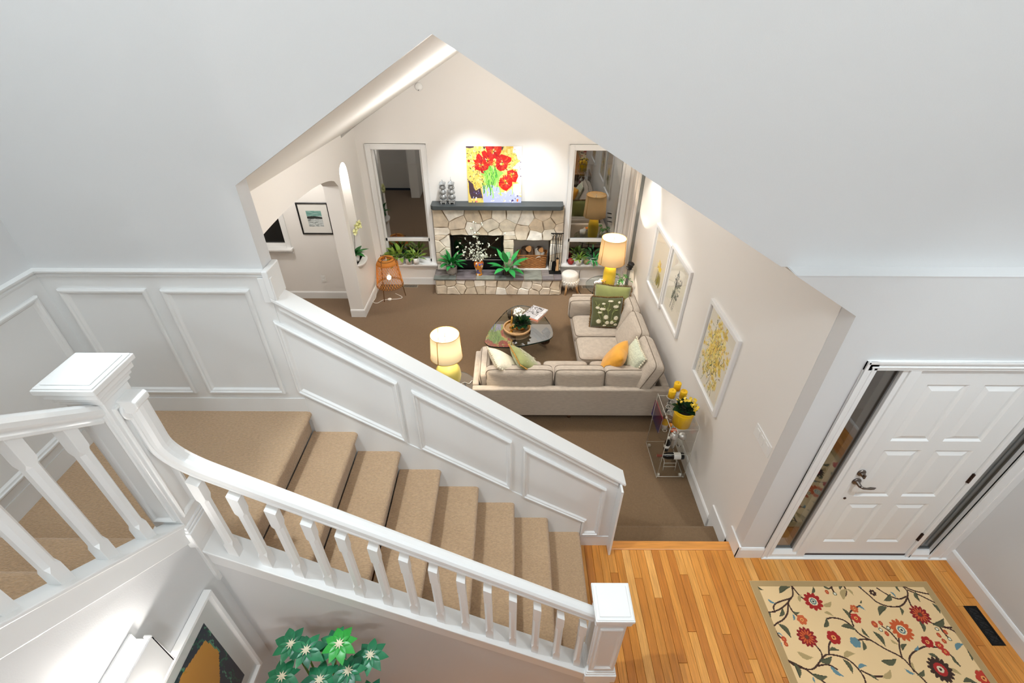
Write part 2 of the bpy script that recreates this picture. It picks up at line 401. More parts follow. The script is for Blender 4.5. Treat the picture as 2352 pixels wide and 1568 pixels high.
class Canvas:
    """tiny painter: fills shapes into an array, later carried by a finely divided flat mesh as its printed colours"""
    def __init__(s, w, h, col): s.w, s.h = w, h; s.a = np.empty((h, w, 3)); s.a[:] = col[:3]
    def fill(s, pts, col, op=1.0):
        P = np.array(pts, float); x0, y0 = np.floor(P.min(0)).astype(int); x1, y1 = np.ceil(P.max(0)).astype(int)+1
        x0, y0 = max(x0, 0), max(y0, 0); x1, y1 = min(x1, s.w), min(y1, s.h)
        if x1 <= x0 or y1 <= y0: return
        X, Y = np.meshgrid(np.arange(x0, x1)+.5, np.arange(y0, y1)+.5); ins = np.zeros(X.shape, bool); j = len(P)-1
        for i in range(len(P)):
            xi, yi = P[i]; xj, yj = P[j]
            if yi != yj: ins ^= ((yi > Y) != (yj > Y)) & (X < (xj-xi)*(Y-yi)/(yj-yi)+xi)
            j = i
        s.a[y0:y1, x0:x1][ins] = s.a[y0:y1, x0:x1][ins]*(1-op)+np.array(col[:3])*op
    def disc(s, x, y, r, col, ry=None, n=14, rot=0, op=1.0):
        ry = ry or r; c, q = math.cos(rot), math.sin(rot)
        s.fill([(x+r*math.cos(t)*c-ry*math.sin(t)*q, y+r*math.cos(t)*q+ry*math.sin(t)*c) for t in np.linspace(0, 2*PI, n, False)], col, op)
    def line(s, pts, w, col, op=1.0):
        pts = spline(pts)
        for a, b in zip(pts, pts[1:]):
            d = Vector((b[0]-a[0], b[1]-a[1]));
            if d.length < 1e-6: continue
            d.normalize(); nx, ny = -d.y*w/2, d.x*w/2; ex, ey = d.x*w*.3, d.y*w*.3
            s.fill([(a[0]+nx-ex, a[1]+ny-ey), (b[0]+nx+ex, b[1]+ny+ey), (b[0]-nx+ex, b[1]-ny+ey), (a[0]-nx-ex, a[1]-ny-ey)], col, op)
    def leafshape(s, a, b, w, col, op=1.0, curve=0.15):
        a, b = Vector(a), Vector(b); d = b-a; n = Vector((-d.y, d.x)); pts = []
        for i in range(9):
            t = i/8; pts.append(a+d*t+n*(curve*math.sin(PI*t))+n.normalized()*w*.5*math.sin(PI*t**0.8))
        for i in range(8, -1, -1):
            t = i/8; pts.append(a+d*t+n*(curve*math.sin(PI*t))-n.normalized()*w*.5*math.sin(PI*t**0.8))
        s.fill([tuple(p) for p in pts], col, op)
    def mesh(s, name, m, P, parent=None):
        """P(u, v) -> 3-D point, u right 0..1, v down 0..1"""
        w, h = s.w, s.h; me = bpy.data.meshes.new(name)
        o = np.array(P(0, 0)); U = (np.array(P(1, 0))-o)/w; V = (np.array(P(0, 1))-o)/h
        gx, gy = np.meshgrid(np.arange(w+1), np.arange(h+1)); co = o+gx[..., None]*U+gy[..., None]*V
        i = (np.arange(h)[:, None]*(w+1)+np.arange(w)[None]).ravel()
        q = np.stack([i, i+w+1, i+w+2, i+1], 1).ravel().astype(np.int32); nf = w*h
        me.vertices.add((w+1)*(h+1)); me.vertices.foreach_set('co', co.reshape(-1).astype(np.float32))
        me.loops.add(nf*4); me.loops.foreach_set('vertex_index', q)
        me.polygons.add(nf); me.polygons.foreach_set('loop_start', np.arange(0, nf*4, 4, dtype=np.int32))
        me.update(calc_edges=True)
        c = me.color_attributes.new('print', 'FLOAT_COLOR', 'CORNER')
        A = np.concatenate([s.a, np.ones((h, w, 1))], 2).reshape(-1, 1, 4).repeat(4, 1)
        c.data.foreach_set('color', A.reshape(-1).astype(np.float32))
        me.materials.append(MATS[m]); ob = bpy.data.objects.new(name, me); COL.objects.link(ob); ob.parent = parent
        return ob
def spline(pts, k=5):
    if len(pts) < 3: return pts
    out = []
    for i in range(len(pts)-1):
        p0, p1, p2, p3 = [np.array(pts[j], float) for j in (max(i-1, 0), i, i+1, min(i+2, len(pts)-1))]
        for t in np.linspace(0, 1, k, False):
            out.append(tuple(.5*((2*p1)+(-p0+p2)*t+(2*p0-5*p1+4*p2-p3)*t*t+(-p0+3*p1-3*p2+p3)*t**3)))
    out.append(tuple(pts[-1])); return out
R = random.Random(11)
# ---------------------------------------------------------------- the setting
XL, XR, XF = -2.637, 1.91, 3.69            # stairwell left wall, living room right wall, foyer right wall
YD, YW, YW2, YF = 2.271, 2.375, 2.49, 7.62  # door wall, upper wall (front/back), living room far wall
ZL, ZG = -0.36, 2.67                       # living room floor, ledge over the door
LLX = -2.37                                # living room left wall
def wall(name, m, label=None): return name, m, label
# upper wall with the gable-shaped opening
q = MB(); q.prism([(XL-.12, -.4), (-1.369, -.4), (-1.369, 3.10), (-.341, 3.735), (1.462, ZG), (XF+.12, ZG), (XF+.12, 6.3), (XL-.12, 6.3)], 'y', YW, YW2)
struct(q.build('wall_upper', 'wall_grey'), 'grey wall with a peaked opening into the living room')
# half wall beside the stairs
q = MB(); q.prism([(-1.369, -.4), (.823, -.4), (.823, .865), (-1.369, 2.435)], 'y', YW-.005, 2.465)
half = struct(q.build('wall_stair', 'trim_white'), 'white panelled half wall stepping down beside the stairs')
# door wall under the ledge
q = MB(); q.prism([(XR, -.2), (2.15, -.2), (2.15, 2.10), (3.64, 2.10), (3.64, -.2), (XF+.12, -.2), (XF+.12, ZG), (1.495, ZG), (XR+.004, 2.42)], 'y', YD, 2.40)
struct(q.build('wall_entry', 'wall_grey'), 'grey wall round the front door')
q = MB(); q.box(XF, XF+.12, -3.1, YD, -.2, 6.3); struct(q.build('wall_right', 'wall_grey'), 'grey foyer wall right of the door')
q = MB(); q.box(XL-.12, XL, -3.1, YW, -.4, 6.3); struct(q.build('wall_left', 'wall_grey'), 'grey stairwell wall on the left')
q = MB(); q.box(XL-.12, XF+.12, -3.2, -3.1, -.2, 6.3); struct(q.build('wall_back', 'wall_grey'))
q = MB(); q.box(XL-.12, XF+.12, -3.2, YW2, 6.3, 6.4); struct(q.build('ceiling', 'ceiling_white'))
q = MB(); q.box(XL, XF, -3.1, -.16, 2.52, 2.773); struct(q.build('floor', 'stair_carpet'), 'upper landing under the camera')
# walls under the two flights
q = MB(); q.prism([(-1.461, 0), (.49, 0), (.49, .26), (-1.461, 1.66)], 'y', 1.27, 1.34); struct(q.build('wall_stair', 'wall_grey'), 'grey wall under the lower flight')
q = MB(); q.prism([(1.28, 0), (1.28, 1.86), (-.1, 2.87), (-.1, 0)], 'x', -1.53, -1.461); struct(q.build('wall_stair', 'wall_grey'), 'grey wall under the upper flight')
# living room walls
q = MB(); q.prism([(YW2-.09, ZL), (YF, ZL), (YF, 2.12), (YW2-.09, 2.42)], 'x', XR, XR+.14); struct(q.build('wall_living_right', 'wall_cream'), 'cream wall hung with three framed prints')
q = MB()
def zgab(x): return 3.47-.6*abs(x+.341)
q.prism([(-2.6, ZL), (-2.16, ZL), (-2.16, zgab(-2.16)), (-2.6, zgab(-2.6))], 'y', YF, YF+.14)
q.box(-2.16, -1.40, YF, YF+.14, ZL, .075)
q.prism([(-2.16, 1.96), (-1.40, 1.96), (-1.40, zgab(-1.4)), (-2.16, zgab(-2.16))], 'y', YF, YF+.14)
q.prism([(-1.40, .66), (.93, .66), (.93, zgab(.93)), (-.341, zgab(-.341)), (-1.40, zgab(-1.4))], 'y', YF, YF+.14)
q.box(-1.40, -1.06, YF, YF+.14, ZL, .66); q.box(-.15, .015, YF, YF+.14, ZL, .66); q.box(.63, .93, YF, YF+.14, ZL, .66)
q.box(.93, 1.74, YF, YF+.14, ZL, .075)
q.prism([(.93, 1.96), (1.74, 1.96), (1.74, zgab(1.74)), (.93, zgab(.93))], 'y', YF, YF+.14)
q.prism([(1.74, ZL), (2.0, ZL), (2.0, zgab(2.0)), (1.74, zgab(1.74))], 'y', YF, YF+.14)
struct(q.build('wall_far', 'wall_cream'), 'cream gable wall behind the fireplace')
# left living wall: arch to the hall, stub with a lit niche
def arch(y): return 1.74+.285*math.sqrt(max(0, 1-((y-4.9)/1.64)**2))
def ztop(y): return 2.50-.045*(y-YW2)
q = MB()
q.prism([(YW2, ZL), (3.26, ZL), (3.26, ztop(3.26)), (YW2, ztop(YW2))], 'x', LLX-.215, LLX)
ys = [3.26+3.28*k/28 for k in range(29)]
for a, b in zip(ys, ys[1:]):
    q.prism([(a, arch(a)), (b, arch(b)), (b, ztop(b)), (a, ztop(a))], 'x', LLX-.215, LLX, False)
NY0, NY1, NZ0 = 6.655, 7.015, .50
nc, nr = (NY0+NY1)/2, (NY1-NY0)/2
q.box(LLX-.215, LLX, 6.54, NY0, ZL, ztop(6.54)); q.box(LLX-.215, LLX, NY1, YF+.14, ZL, ztop(7.62)-.02)
q.box(LLX-.215, LLX, NY0, NY1, ZL, NZ0)
for k in range(16):
    a, b = NY0+2*nr*k/16, NY0+2*nr*(k+1)/16
    za, zb = [1.78+.19*math.sqrt(max(0, 1-((y-nc)/nr)**2)) for y in (a, b)]
    q.prism([(a, za), (b, zb), (b, ztop(b)), (a, ztop(a))], 'x', LLX-.215, LLX)
q.box(LLX-.235, LLX-.16, NY0-.02, NY1+.02, NZ0-.02, 2.0)
lw = struct(q.build('wall_living_left', 'wall_cream'), 'cream wall with an arched opening and a lit niche')
q = MB()                                                                   # half-round sill of the niche
for z0, z1, k0, k1 in ((.36, .50, .2, 1.0),):
    rows = []
    for i in range(7):
        t = i/6; f = k0+(k1-k0)*math.sin(t*PI/2); z = z0+(z1-z0)*t
        rows.append([(LLX-.03+(.10*math.sin(PI*j/12)+.03)*f, nc-nr*f*math.cos(PI*j/12), z) for j in range(13)])
    q.sheet(rows)
    q.add([(x, y, z) for x, y, z in rows[-1]]+[(LLX-.10, NY1, .5), (LLX-.10, NY0, .5)], [tuple(range(15))])
q.build('niche_sill', 'wall_cream', lw)
# sloped living room ceiling (two slopes)
q = MB()
q.hexa([(-2.6, YW2-.1, 2.365), (-.341, YW2-.1, 3.745), (-.341, YF+.1, 3.455), (-2.6, YF+.1, 2.115), (-2.6, YW2-.1, 2.46), (-.341, YW2-.1, 3.86), (-.341, YF+.1, 3.57), (-2.6, YF+.1, 2.23)])
q.hexa([(-.341, YW2-.1, 3.745), (2.05, YW2-.1, 2.33), (2.05, YF+.1, 2.03), (-.341, YF+.1, 3.455), (-.341, YW2-.1, 3.86), (2.05, YW2-.1, 2.44), (2.05, YF+.1, 2.14), (-.341, YF+.1, 3.57)])
struct(q.build('ceiling', 'ceiling_white'), 'sloped white living room ceiling')
# hall behind the arch
q = MB(); q.box(-4.8, -4.55, 7.12, 7.25, ZL, 2.3); q.box(-4.55, -3.60, 7.12, 7.25, ZL, .575); q.box(-4.55, -3.60, 7.12, 7.25, 1.75, 2.3); q.box(-3.60, LLX-.2, 7.12, 7.25, ZL, 2.3)
struct(q.build('wall_hall', 'wall_cream'), 'hall wall seen through the arch')
q = MB(); q.box(-4.9, -4.8, 2.4, 7.25, ZL, 2.3); q.box(-4.8, LLX-.2, 2.4, 2.5, ZL, 2.3); struct(q.build('wall_hall', 'wall_cream'))
q = MB(); q.box(-4.9, LLX-.2, 2.4, 7.25, 2.3, 2.4); struct(q.build('ceiling', 'ceiling_white'), 'hall ceiling')
# floors
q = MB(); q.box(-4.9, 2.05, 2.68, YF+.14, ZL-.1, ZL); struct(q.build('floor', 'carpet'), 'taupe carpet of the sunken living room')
fl = MB(); fl.box(XL, XF, -3.1, 2.33, -.12, -.012); floor = struct(fl.build('floor', 'oak_border'), 'golden oak strip floor of the foyer')
protos = {}
x = .50; row = 0; PW = .0635
while x < XF-.01:
    w = min(PW, XF-x); y1 = 2.323 if x > .84 else 2.372
    y = .55 - R.random()*.5; cuts = [y]
    while y < y1: y += R.choice((.7, .9, 1.1, 1.4, 1.8)); cuts.append(min(y, y1))
    if len(cuts) > 2 and cuts[-1]-cuts[-2] < .15: cuts.pop(-2)
    for a, b in zip(cuts, cuts[1:]):
        g = .0009; mb = MB(); mb.box(-w/2+g, w/2-g, -(b-a)/2+g, (b-a)/2-g, -.011, 0)
        mb.build('plank', 'oak', floor, bevel=.0012, seg=1, loc=(x+w/2, (a+b)/2, R.uniform(-.0005, .0004)))
    x += w
q = MB(); q.box(.842, XR-.006, 2.3235, 2.408, -.03, .002); q.build('nosing_board', 'oak_border', floor, bevel=.008)
# two carpeted steps down into the living room
st = thing('carpeted_step', 'taupe carpeted step from the oak floor down to the living room', 'step', (1.37, 2.54, ZL))
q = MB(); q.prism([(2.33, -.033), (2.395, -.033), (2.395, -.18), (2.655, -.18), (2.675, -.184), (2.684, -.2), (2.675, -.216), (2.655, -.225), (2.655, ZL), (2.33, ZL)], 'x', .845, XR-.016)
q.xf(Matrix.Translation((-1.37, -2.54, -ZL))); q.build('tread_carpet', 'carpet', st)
# ---- baseboards
def base(name, p, q_, nrm, z0, h=.135, d=.016):
    a, b, n = Vector((*p, 0)), Vector((*q_, 0)), Vector((*nrm, 0)); mb = MB()
    prof = [(0, 0), (d, 0), (d, h-.022), (d-.006, h-.006), (d-.010, h), (0, h)]
    vs = [tuple(e+n*o+Vector((0, 0, z0+z))) for e in (a, b) for o, z in prof]; k = len(prof)
    mb.add(vs, [tuple(range(k)), tuple(range(2*k-1, k-1, -1))]+[(i, (i+1) % k, (i+1) % k+k, i+k) for i in range(k)])
    return struct(mb.build(name, 'trim_white'))
base('baseboard_entry', (XR-.016, YD), (2.135, YD), (0, -1), 0)
base('baseboard_right', (XF, -3.0), (XF, YD), (-1, 0), 0)
base('baseboard_living_right', (XR, 2.76), (XR, 7.04), (-1, 0), ZL, .155)
q = MB(); q.box(XR-.016, XR, 2.43, 2.80, ZL, -.03); struct(q.build('baseboard_living_right', 'trim_white', bevel=.003))
q = MB(); q.box(XR-.016, XR, YD-.016, 2.46, -.2, .155); struct(q.build('baseboard_entry', 'trim_white', bevel=.003))
base('baseboard_living_left', (LLX, 6.52), (LLX, YF), (1, 0), ZL)
base('baseboard_arch', (LLX-.215, 6.54), (LLX+.016, 6.54), (0, -1), ZL)
base('baseboard_far', (LLX, YF), (-1.31, YF), (0, -1), ZL)
base('baseboard_far', (.81, YF), (XR, YF), (0, -1), ZL)
base('baseboard_hall', (-4.8, 7.12), (LLX-.215, 7.12), (0, -1), ZL, .13)
# ---- wainscot: chair rails, panel mouldings, cap of the half wall
RAIL = [(0, 0), (.014, 0), (.018, .012), (.014, .02), (.026, .026), (.034, .036), (.036, .046), (0, .05)]
def rail_x(x0, x1, y, z, name='trim_1'):
    mb = MB(); mb.prism([(y-o, z+h) for o, h in RAIL], 'x', x0, x1); return struct(mb.build(name, 'trim_white'))
rail_x(XL, -1.369, YW, 2.594)
mb = MB(); mb.prism([(XL+o, 2.594+h) for o, h in RAIL], 'y', 1.1, YW); struct(mb.build('trim_1', 'trim_white'))
q = MB(); q.box(XL, -1.369, YW-.010, YW, 1.5, 2.597); q.box(XL, XL+.010, 1.2, YW, 1.5, 2.597); struct(q.build('trim_2', 'trim_white'), 'white wainscot boards under the chair rail')
PANELS = [[(-2.55, 2.524), (-2.054, 2.524), (-2.054, 1.751), (-2.55, 1.751)], [(-1.974, 2.524), (-1.476, 2.524), (-1.476, 1.751), (-1.974, 1.751)],
          [(-1.4, 2.316), (-.741, 1.84), (-.741, 1.281), (-1.4, 1.757)], [(-.657, 1.776), (0, 1.296), (0, .750), (-.657, 1.224)],
          [(.083, 1.235), (.735, .767), (.735, .163), (.580, .163), (.580, .345), (.083, .674)]]
for i, P in enumerate(PANELS):
    mb = MB(); moulding(mb, P, 'y', YW-(.010 if i < 2 else .005), -1, PANEL); struct(mb.build('trim_%d' % (3+i), 'trim_white', normals=True), 'raised panel moulding on the stair wainscot')
mb = MB(); moulding(mb, [(.85, 2.52), (2.29, 2.52), (2.29, 1.76), (.85, 1.76)], 'x', XL+.010, 1, PANEL); struct(mb.build('trim_8', 'trim_white'))
# flat cap on the half wall, with its nosing and the moulding under it
def capz(x): return .862-.728*(x-.86)
q = MB()
P = [(-1.369, capz(-1.369)), (.868, capz(.868)-.0), (.872, capz(.872)-.012), (.862, capz(.862)-.03), (-1.369, capz(-1.369)-.03)]
q.prism(P, 'y', 2.338, 2.478)
q.prism([(-1.369, 2.645), (-1.335, 2.645), (-1.335, capz(-1.335)-.005), (-1.369, capz(-1.369)-.005)], 'y', 2.338, 2.494)
cap = struct(q.build('trim_9', 'trim_white', bevel=.006), 'white sloping cap on the half wall')
q = MB()
for d, z0, z1 in ((.020, -.075, -.03), (.010, -.095, -.07)):
    q.prism([(-1.34, capz(-1.34)+z0), (.815, capz(.815)+z0), (.815, capz(.815)+z1), (-1.34, capz(-1.34)+z1)], 'y', YW-.005-d, YW)
q.box(-1.405, -1.330, YW-.03, YW, capz(-1.34)-.02, 2.60)
struct(q.build('trim_10', 'trim_white', bevel=.003))
q = MB(); q.box(.823, .840, 2.272, 2.49, 0, capz(.83)-.035); struct(q.build('trim_11', 'trim_white', bevel=.002), 'white end board of the half wall')
q = MB(); q.prism([(-1.369, 1.585+.13), (.575, .33), (.575, .13), (.823, .13), (.823, 0), (.3, 0), (-1.369, 1.3)], 'y', YW-.012, YW); struct(q.build('trim_12', 'trim_white'), 'white skirt board along the stairs')
q = MB(); q.box(XL, -1.369, YW-.016, YW, 1.55, 1.70); q.box(XL, XL+.016, 1.28, YW, 1.55, 1.70)
q.prism([(1.34, 1.70), (.9, 2.02), (-.1, 2.75), (-.1, 2.4), (1.34, 1.4)], 'x', XL, XL+.016); struct(q.build('trim_13', 'trim_white'))
# belly ledge trim over the door
q = MB(); q.box(1.50, XF, YD-.002, YW, ZG-.002, ZG+.003); struct(q.build('trim_14', 'wall_grey'), 'narrow drywall ledge above the door')
# ---------------------------------------------------------------- front door with sidelights
door = sempty('door_1', 'white six-panel front door between two dark sidelights', (2.9, YD, 0))
T = Matrix.Translation((-2.9, -YD, 0))
def dpart(mb, name, m, parent=None, **k): mb.xf(T); return mb.build(name, m, parent or door, **k)
CAS = [(0, 0), (0, .012), (.012, .024), (.022, .020), (.034, .024), (.060, .016), (.072, .006), (.078, 0)]
mb = MB(); P = [(2.112, 2.112), (3.685, 2.112), (3.685, -.002), (2.112, -.002)]
for (a, b) in (((2.112, -.0), (2.192, 2.042)), ((3.52, -.0), (3.69, 2.042))):
    w = b[0]-a[0]; mb.box(a[0], b[0], YD-.014, YD+.1, a[1], 2.112); mb.box(a[0]+.0, a[0]+.016, YD-.024, YD, 0, 2.112); mb.box(a[0]+w*.55, a[0]+w*.7, YD-.020, YD, 0, 2.06)
mb.box(2.112, 3.69, YD-.014, YD+.1, 2.042, 2.112); mb.box(2.112, 3.69, YD-.024, YD, 2.094, 2.112); mb.box(2.15, 3.6, YD-.020, YD, 2.062, 2.074)
dpart(mb, 'casing', 'trim_white', bevel=.003)
mb = MB(); mb.box(2.366, 2.470, YD+.0, YD+.11, .03, 2.045); mb.box(2.40, 2.470, YD-.012, YD+.01, .0, 2.045); mb.box(3.336, 3.372, YD-.012, YD+.11, .0, 2.045); dpart(mb, 'jamb', 'trim_white', bevel=.003)
mb = MB()
for a, b in ((2.185, 2.40), (3.36, 3.53)):
    mb.prism([(YD-.012, 0), (YD+.12, 0), (YD+.12, .085), (YD+.012, .085), (YD-.012, .05)], 'x', a, b)
dpart(mb, 'sidelight_sill', 'trim_white')
mb = MB(); mb.box(2.112, 3.69, YD-.03, YD+.1, -.012, .012); dpart(mb, 'threshold', 'trim_white', bevel=.003)
mb = MB(); mb.box(2.47, 3.338, YD+.006, YD+.05, .012, .036); dpart(mb, 'kick_plate', 'bronze')
for a, b in ((2.19, 2.365), (3.37, 3.525)):
    mb = MB(); mb.box(a, b, YD+.030, YD+.034, .085, 2.045); dpart(mb, 'sidelight_pane', 'sidelight_glass')
    mb = MB(); mb.box(a, a+.008, YD+.022, YD+.045, .085, 2.045); mb.box(b-.010, b, YD+.022, YD+.045, .085, 2.045); mb.box(a, b, YD+.022, YD+.045, .085, .10); dpart(mb, 'sidelight_bead', 'alu')
leaf = MB(); L0, L1, D0 = 2.474, 3.333, YD+.008
PX = ((2.574, 2.839), (2.931, 3.195)); PZ = ((1.408, 1.915), (.808, 1.318), (.207, .718))
xs = [L0, PX[0][0], PX[0][1], PX[1][0], PX[1][1], L1]; zs = [.034, .207, .718, .808, 1.318, 1.408, 1.915, 2.036]
for i in range(5):
    for j in range(7):
        if i in (1, 3) and j in (1, 3, 5): continue
        leaf.box(xs[i], xs[i+1], D0, D0+.042, zs[j], zs[j+1])
dl = dpart(leaf, 'door_leaf', 'trim_white')
for a, b in PX:
    for c, d in PZ:
        mb = MB(); Pp = [(a, d), (b, d), (b, c), (a, c)]
        moulding(mb, Pp, 'y', D0, -1, [(0, 0), (.006, -.004), (.014, -.012), (.020, -.012), (.052, .0)]); Q = offset_poly(Pp, .052)
        mb.add([(x, D0, z) for x, z in Q], [(0, 1, 2, 3)]); dpart(mb, 'door_panel', 'trim_white', dl)
mb = MB(); rot = Matrix.Translation((2.519, D0, 1.081)) @ Matrix.Rotation(PI/2, 4, 'X')
mb.lathe((0, 0, 0), [(0, 0), (.031, 0), (.031, .006), (.024, .012), (.02, .014), (.016, .014), (.016, .03), (0, .03)], 24); mb.box(-.006, .006, -.016, .016, .02, .045); mb.xf(rot); dpart(mb, 'deadbolt', 'pewter')
mb = MB(); mb.lathe((0, 0, 0), [(0, 0), (.033, 0), (.033, .005), (.027, .012), (.014, .016), (.012, .05), (0, .052)], 24); mb.xf(Matrix.Translation((2.524, D0, .985)) @ Matrix.Rotation(PI/2, 4, 'X'))
mb.tube([(2.524, D0-.048, .985), (2.545, D0-.055, .975), (2.575, D0-.055, .969), (2.60, D0-.055, .972), (2.625, D0-.052, .968), (2.642, D0-.05, .972)], [.010, .009, .007, .0105, .009, .003], 10); dpart(mb, 'door_lever', 'pewter')
mb = MB(); mb.lathe((0, 0, 0), [(0, 0), (.011, 0), (.009, .006), (0, .007)], 16); mb.xf(Matrix.Translation((2.518, D0, .787)) @ Matrix.Rotation(PI/2, 4, 'X')); dpart(mb, 'keyhole_cover', 'bronze')
for z in (1.03, .29, 1.80):
    mb = MB(); mb.box(3.322, 3.346, D0-.006, D0+.004, z-.048, z+.048)
    for k in range(5): mb.tube([(3.334, D0-.008, z-.048+.0192*k), (3.334, D0-.008, z-.048+.0192*k+.018)], .007, 8)
    dpart(mb, 'hinge', 'bronze')
# porch outside
q = MB(); q.box(1.95, 4.6, 2.45, 4.2, -.35, -.12); struct(q.build('floor', 'porch_stone'), 'porch outside the front door')
q = MB(); q.box(4.3, 4.4, 2.45, 4.2, -.12, 2.6); q.box(3.45, 3.52, 2.46, 4.1, -.12, .04); struct(q.build('wall_porch', 'wall_grey'))
# ---------------------------------------------------------------- living room windows
def window(name, label, x0, x1, z0, z1, zm, yw, pane='window_glass'):
    w = sempty(name, label, ((x0+x1)/2, yw, z0)); T = Matrix.Translation((-(x0+x1)/2, -yw, -z0))
    mb = MB()
    for a, b, c, d in ((x0-.075, x0, z0-.02, z1+.075), (x1, x1+.075, z0-.02, z1+.075), (x0, x1, z1, z1+.075)):
        mb.box(a, b, yw-.018, yw, c, d)
    mb.box(x0-.08, x0-.066, yw-.026, yw, z0, z1+.08); mb.box(x1+.066, x1+.08, yw-.026, yw, z0, z1+.08); mb.box(x0-.08, x1+.08, yw-.026, yw, z1+.066, z1+.08)
    mb.xf(T); mb.build('casing', 'trim_white', w, bevel=.003)
    mb = MB(); f = .035
    for a, b, c, d in ((x0, x0+f, z0, z1), (x1-f, x1, z0, z1), (x0, x1, z0, z0+f*1.4), (x0, x1, z1-.02, z1), (x0, x1, zm-.03, zm+.03)):
        mb.box(a, b, yw+.04, yw+.10, c, d)
    mb.xf(T); mb.build('window_frame', 'trim_white', w, bevel=.004)
    mb = MB(); mb.box(x0, x1, yw, yw+.10, z0-.02, z0+.001); mb.box(x0-.10, x1+.10, yw-.10, yw+.02, z0-.03, z0); mb.box(x0-.08, x1+.08, yw-.02, yw, z0-.10, z0-.03)
    mb.xf(T); mb.build('window_sill', 'trim_white', w, bevel=.004)
    for c, d in ((z0+.05, zm-.03), (zm+.03, z1-.02)):
        mb = MB(); mb.box(x0+f, x1-f, yw+.062, yw+.068, c, d); mb.xf(T); mb.build('pane', pane, w)
    return w
window('window_1', 'tall dark window left of the fireplace', -2.16, -1.40, .075, 1.955, .475, YF)
window('window_2', 'tall dark window right of the fireplace reflecting a lamp', .93, 1.74, .075, 1.955, .475, YF)
w3 = window('window_3', 'dark hall window seen through the arch', -4.55, -3.60, .575, 1.75, 1.16, 7.12, 'hall_glass')
# corner return right of window 2: white board, drape and grey track on the right wall
q = MB(); q.box(XR-.03, XR, 7.12, YF, ZL, 2.1); q.box(XR-.05, XR-.02, 7.36, 7.42, ZL, 2.1); q.box(XR-.05, XR-.02, 7.22, 7.26, ZL, 2.1); struct(q.build('trim_15', 'curtain_white', bevel=.004), 'white corner boards right of the window')
q = MB(); q.box(XR-.045, XR, 7.045, 7.075, ZL, 2.15); q.box(XR-.03, XR, 7.085, 7.115, ZL, 2.15); struct(q.build('trim_16', 'alu', bevel=.003), 'grey metal track running up the corner')
# dark garden beyond the windows
q = MB(); q.box(-7, 5, 7.8, 16, -.7, -.6); tag(struct(q.build('floor', 'ground_dark')), 'garden ground outside')
# ---------------------------------------------------------------- staircase
RISE, RUN, LZ = .198, .276, 1.584
stair = thing('staircase', 'brown carpeted staircase coming down from the landing to the oak floor', 'staircase', (-.4, 1.85, 0))
T = Matrix.Translation((.4, -1.85, 0))
def nose(x, z, r=.028, out=1):
    """carpet wrapped round a tread edge, going outwards in +x*out"""
    return [(x-out*r+out*r*math.sin(a), z-r+r*math.cos(a)) for a in [PI*k/10 for k in range(11)]]
for i in range(8):
    xn = .575-RUN*i; z = RISE*(i+1); back = (xn-RUN-.03) if i < 7 else XL+.004
    pts = [(back, z)]+nose(xn, z)+[(xn-.040, z-.056), (xn-.040, z-RISE-.002), (back, z-RISE-.002)]
    mb = MB(); mb.prism(pts, 'y', 1.352, YW-.006, False)
    mb.xf(T); mb.build('tread_carpet', 'stair_carpet', stair)
    mb = MB(); mb.box(XL+.004, -1.58, 1.255, 1.352, LZ-.03, LZ); mb.xf(T); mb.build('landing_carpet', 'stair_carpet', stair)
up = thing('staircase', 'upper carpeted flight climbing from the landing towards the camera', 'staircase', (-2.07, .6, LZ))
T2 = Matrix.Translation((2.07, -.6, -LZ))
for i in range(5):
    yn = 1.312-.272*i; z = LZ+RISE*(i+1); b = yn-.272-.03
    pts = [(b, z)]+nose(yn, z)+[(yn-.040, z-.056), (yn-.040, z-RISE-.002), (b, z-RISE-.002)]
    mb = MB(); mb.prism(pts, 'x', XL+.004, -1.532); mb.xf(T2); mb.build('tread_carpet', 'stair_carpet', up)
# ---------------------------------------------------------------- newels, curbs, rails, balusters
def newel(parent, T, cx, cy, z0, z1, half, caph, base_z):
    """square panelled newel post: post > cap, base moulding, face panels"""
    mb = MB(); mb.box(cx-half, cx+half, cy-half, cy+half, z0, z1-.03); mb.xf(T); p = mb.build('newel_post', 'rail_white', parent, bevel=.003)
    mb = MB()
    for hw, a, b in ((half+.010, z1-.105, z1-.085), (half+.018, z1-.085, z1-.065), (half+.010+.6*(caph-half-.01), z1-.065, z1-.035), (caph, z1-.035, z1-.012), (caph-.006, z1-.012, z1-.006), (caph-.022, z1-.006, z1)):
        mb.box(cx-hw, cx+hw, cy-hw, cy+hw, a, b)
    mb.xf(T); mb.build('newel_cap', 'rail_white', p, bevel=.005)
    mb = MB()
    for hw, a, b in ((half+.020, base_z-.13, base_z-.03), (half+.014, base_z-.03, base_z-.015), (half+.008, base_z-.015, base_z)):
        mb.box(cx-hw, cx+hw, cy-hw, cy+hw, a, b)
    mb.xf(T); mb.build('base_moulding', 'rail_white', p, bevel=.004)
    pr = [(0, 0), (0, .008), (.006, .011), (.012, .008), (.018, .002), (.022, 0)]
    mb = MB(); a, b, w = base_z+.05, z1-.15, half-.016
    for sg in (-1, 1):
        moulding(mb, [(cx-w, b), (cx+w, b), (cx+w, a), (cx-w, a)], 'y', cy+sg*half, sg, pr)
        moulding(mb, [(cy-w, b), (cy+w, b), (cy+w, a), (cy-w, a)], 'x', cx+sg*half, sg, pr)
    mb.xf(T); mb.build('face_moulding', 'rail_white', p)
    return p
RAILP = [(-.030, -.035), (.030, -.035), (.030, -.024), (.024, -.016), (.034, 0), (.034, .016), (.026, .030), (.012, .036), (-.012, .036), (-.026, .030), (-.034, .016), (-.034, 0), (-.024, -.016), (-.030, -.024)]
